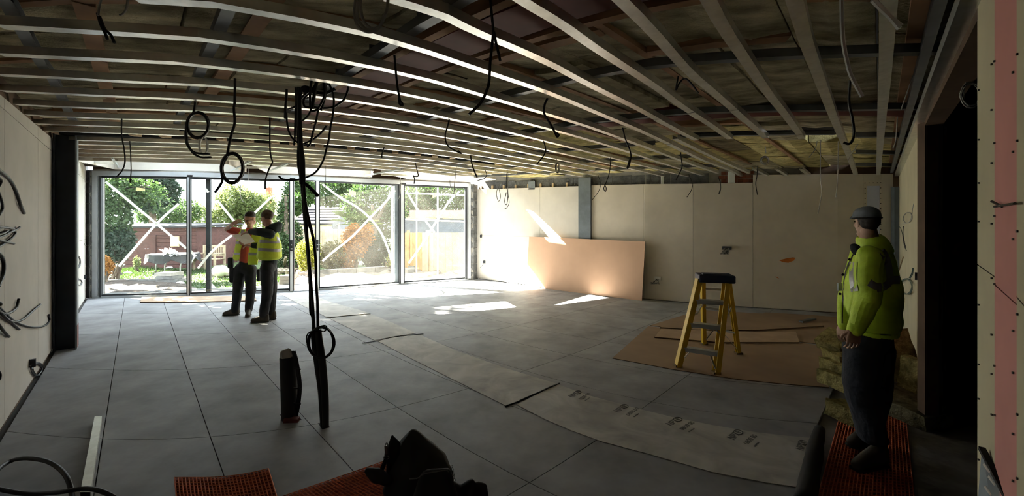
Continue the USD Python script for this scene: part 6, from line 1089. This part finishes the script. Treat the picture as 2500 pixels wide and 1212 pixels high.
vst = vst - Manifold.batch_hull([ball(p['sl'] + [0, -.02, .02], 12.6 * u), ball(p['el'] + [0, -.1, .0], 13 * u), ball(p['sl'] + [.02, -.2, .03], 12 * u)]); ve = t.add('vest', surf([vst], .025, 2, .010, 7, 6), 'hivis', True)
vm = t.parts[ve][1]
for pts, hw in (([(628, 591), (640, 590), (658, 591), (675, 592), (684, 590)], 3.2), ([(627, 609), (640, 610), (658, 611), (676, 612), (685, 611)], 3.8), ([(676, 563), (678, 575), (680, 588)], 3.4), ([(638, 572), (637, 580), (636, 588)], 2.6)):
    g = decal(vm, pts, hw, .006)
    if g: t.add('reflective_tape', g, 'reflective', under=ve)
t.add('trousers', surf([L('hip', 19, 'hl', 16), L('hip', 19, 'hr', 16), L('wa', 18, 'hip', 19), L('hl', 17, 'kl', 14), L('kl', 13.5, 'al', 12), L('hr', 16, 'kr', 13), L('kr', 12.5, 'ar', 10)], .025, 5, .009, 9, 7), 'trousers', True)
for a_, toe, dy in (('al', (612, 783, -.12), 0), ('ar', (652, 776, .06), 0)):
    h_ = p[a_].copy(); h_[2] = 0; T_ = P(*toe[:2], 6.7 + toe[2]); T_[2] = 0; T_[1] = h_[1] + dy - .03; ug, sg = shoe(h_ + [.04, 0, 0], T_); b_ = t.add('boot', ug, 'boot', 40); t.add('sole', sg, 'sole', under=b_)

# the man in the yellow jacket, back half turned
Yp = 2.80; c = .76; t, p, u, L, S = person('man in a bright yellow jacket and grey cap looking towards the windows', Yp, dict(neck=(2122, 582), head=(2114, 544, -.02), cht=(2128, 640), ch=(2128, 690), wa=(2128, 770), hip=(2122, 810), hl=(2114, 832, -.02), hr=(2130, 832, .04), kl=(2098, 945, -.10), kr=(2136, 950, .08), al=(2126, 1072, -.08), ar=(2118, 1048, .14), sl=(2125, 632, -.17), sr=(2105, 628, .17), el=(2116, 735, -.24), wl=(2086, 806, -.24), er=(2068, 725, .14), wr_=(2060, 790, .02)), c)
ms, tw, e = head_parts(p['head'], math.pi * .43, .02, .87, .74)
t.add('body', surf(ms + [L('neck', 22, 'head', 20), S('neck', 22, 'cht', 38), S('cht', 45, 'ch', 48), S('ch', 48, 'wa', 46), S('wa', 46, 'hip', 44), S('sl', 22, 'sr', 22), S('sl', 22, 'el', 16), S('el', 15, 'wl', 11), S('sr', 22, 'er', 16), S('er', 15, 'wr_', 11), S('hip', 38, 'hl', 32), S('hip', 38, 'hr', 32), S('hl', 32, 'kl', 23), S('kl', 23, 'al', 15), S('hr', 32, 'kr', 23), S('kr', 23, 'ar', 15)] + hand(p['wl'] + [0, 0, .01], (-.12, -.1, -1), (-.2, -1, 0), 1, .92, .5) + hand(p['wr_'], (-.2, -.1, -1), (-1, -.2, 0), 1, .9, .5), .012, 3), 'skin_lit', True)
nrm = (tw((-.9, 0, .5)) - tw((0, 0, 0))); nrm /= np.linalg.norm(nrm); t.add('hair', surf([e((-.022, 0, .02), (.100, .083, .092)).trim_by_plane(tuple(map(float, nrm)), float(nrm @ tw((-.015, 0, .0))))], .015, 2, .006, 45, 4), 'hair_dark', True)
nz = (tw((0, 0, 1)) - tw((0, 0, 0))); nz /= np.linalg.norm(nz)
cp_ = t.add('cap', surf([Manifold.batch_hull([e((-.008, 0, .062), (.112, .095, .066)), e((-.008, 0, .03), (.112, .094, .03))]).trim_by_plane(tuple(map(float, nz)), float(nz @ tw((0, 0, .03)))), Manifold.batch_hull([e((.085, 0, .05), (.02, .07, .012)), e((.135, 0, .038), (.012, .045, .008))])], .014, 2, .002, 30), 'cap_grey', True)
t.add('cap_band', tube([tw((-.008 + .114 * math.cos(q), .097 * math.sin(q), .035)) for q in np.linspace(0, 6.283, 30)], .0055, 5, 0), 'dark_frame', under=cp_)
t.add('eye', mf(e((.086, .033, .012), (.008, .010, .006))), 'eye'); t.add('eye', mf(e((.086, -.033, .012), (.008, .010, .006))), 'eye'); t.add('mouth', mf(e((.096, 0, -.057), (.004, .02, .003))), 'lip')
B_ = lambda x, y, d_, a_, b_, c2: ball(P(x, y, Yp + d_), (a_ * u * c, b_ * u, c2 * u), 20)
jk = [Manifold.batch_hull([B_(2134, 615, .02, 36, 44, 22), B_(2130, 690, .0, 64, 62, 30), B_(2126, 775, 0, 74, 64, 30)]), Manifold.batch_hull([B_(2126, 775, 0, 74, 64, 30), B_(2126, 800, 0, 69, 60, 14)]), L('sl', 30, 'el', 29), L('el', 28, 'wl', 17), L('sr', 30, 'er', 27), L('er', 26, 'wr_', 17)]
ja = t.add('jacket', surf(jk, .022, 4, .016, 7, 8), 'hivis_jacket', True)
t.add('collar', surf([Manifold.batch_hull([B_(2128, 588, .0, 34, 36, 20), B_(2134, 612, .0, 40, 42, 16)]) - Manifold.batch_hull([B_(2122, 560, 0, 25, 27, 20), B_(2124, 590, 0, 24, 26, 10)])], .018, 3, .006, 12, 3), 'hivis_jacket', True, under=ja)
t.add('inner_collar', surf([Manifold.batch_hull([B_(2092, 612, -.01, 11, 16, 12), B_(2086, 600, -.02, 6, 12, 5)])], .018, 3), 'collar', True)
t.add('hem_band', surf([Manifold.batch_hull([B_(2126, 806, 0, 66, 58, 8), B_(2126, 814, 0, 64, 56, 6)])], .025, 3, .005, 12, 4), 'hivis_jacket', True, under=ja)
jm = t.parts[ja][1]
for pts, hw in (([(2176, 684), (2186, 684), (2197, 684)], 10), ([(2128, 594), (2148, 606), (2162, 626), (2170, 655), (2173, 685), (2160, 700), (2140, 706)], 9), ([(2083, 640), (2082, 660), (2082, 685), (2086, 712)], 9), ([(2122, 690), (2140, 700), (2165, 698)], 9)):
    g = decal(jm, pts, hw)
    if g: t.add('reflective_tape', g, 'reflective', under=ja)
for pts in ([(2094, 600), (2078, 632), (2064, 665), (2058, 720), (2056, 790)],):
    g = decal(jm, pts, 1.6, .004)
    if g: t.add('front_placket', g, 'dark_frame', under=ja)
for x, y in ((2093, 607), (2074, 634), (2058, 671), (2051, 718)): t.add('stud_button', mf(ball(P(x, y, Yp - .135), .009, 8)), 'dark_frame', under=ja)
t.add('badge', box(P(2050, 701, Yp - .1), (.03, .01, .05), .2), 'reflective', under=ja)
t.add('cuff', surf([Manifold.batch_hull([ball(lerp(p['el'], p['wl'], .88), 17.5 * u * .85, 14), ball(p['wl'] + [0, 0, .01], 15.5 * u * .85, 14)])], .015, 2), 'hivis_jacket', True, under=ja)
t.add('trousers', surf([L('wa', 50, 'hip', 54), Manifold.batch_hull([B_(2122, 815, 0, 58, 50, 16), B_(2104, 860, -.05, 46, 42, 20)]), Manifold.batch_hull([B_(2122, 815, 0, 54, 50, 16), B_(2138, 860, .06, 42, 42, 20)]), Manifold.batch_hull([B_(2106, 860, -.06, 44, 42, 20), B_(2100, 945, -.09, 40, 40, 20)]), Manifold.batch_hull([B_(2100, 945, -.09, 40, 40, 20), B_(2130, 1068, -.08, 35, 34, 14)]), Manifold.batch_hull([B_(2138, 860, .06, 42, 42, 20), B_(2140, 950, .08, 36, 38, 20)]), Manifold.batch_hull([B_(2140, 950, .08, 36, 38, 20), B_(2122, 1040, .14, 30, 32, 14)])], .025, 4, .014, 7, 9), 'trousers_blue', True)
zf = -.004
for hx, tx, d0, d1 in (((2150, 1115), (2082, 1118), -.10, -.16), ((2128, 1065), (2070, 1062), .16, .12)):
    h_ = P(*hx, Yp + d0); T_ = P(*tx, Yp + d1); h_[2] = T_[2] = zf; ug, sg = shoe(h_, T_, .10, .048); b_ = t.add('boot', ug, 'boot', 40); t.add('sole', sg, 'sole', under=b_)
    m_ = lerp(h_, T_, .55); t.add('lace', cat(*[tube([m_ + [(.02 - .02 * k), -.035, .085 - .012 * k], m_ + [(.01 - .02 * k), .0, .10 - .012 * k], m_ + [(.02 - .02 * k), .035, .085 - .012 * k]], .003, 4, 3) for k in range(4)]), 'stone', under=b_)
for t in THINGS: t.write()
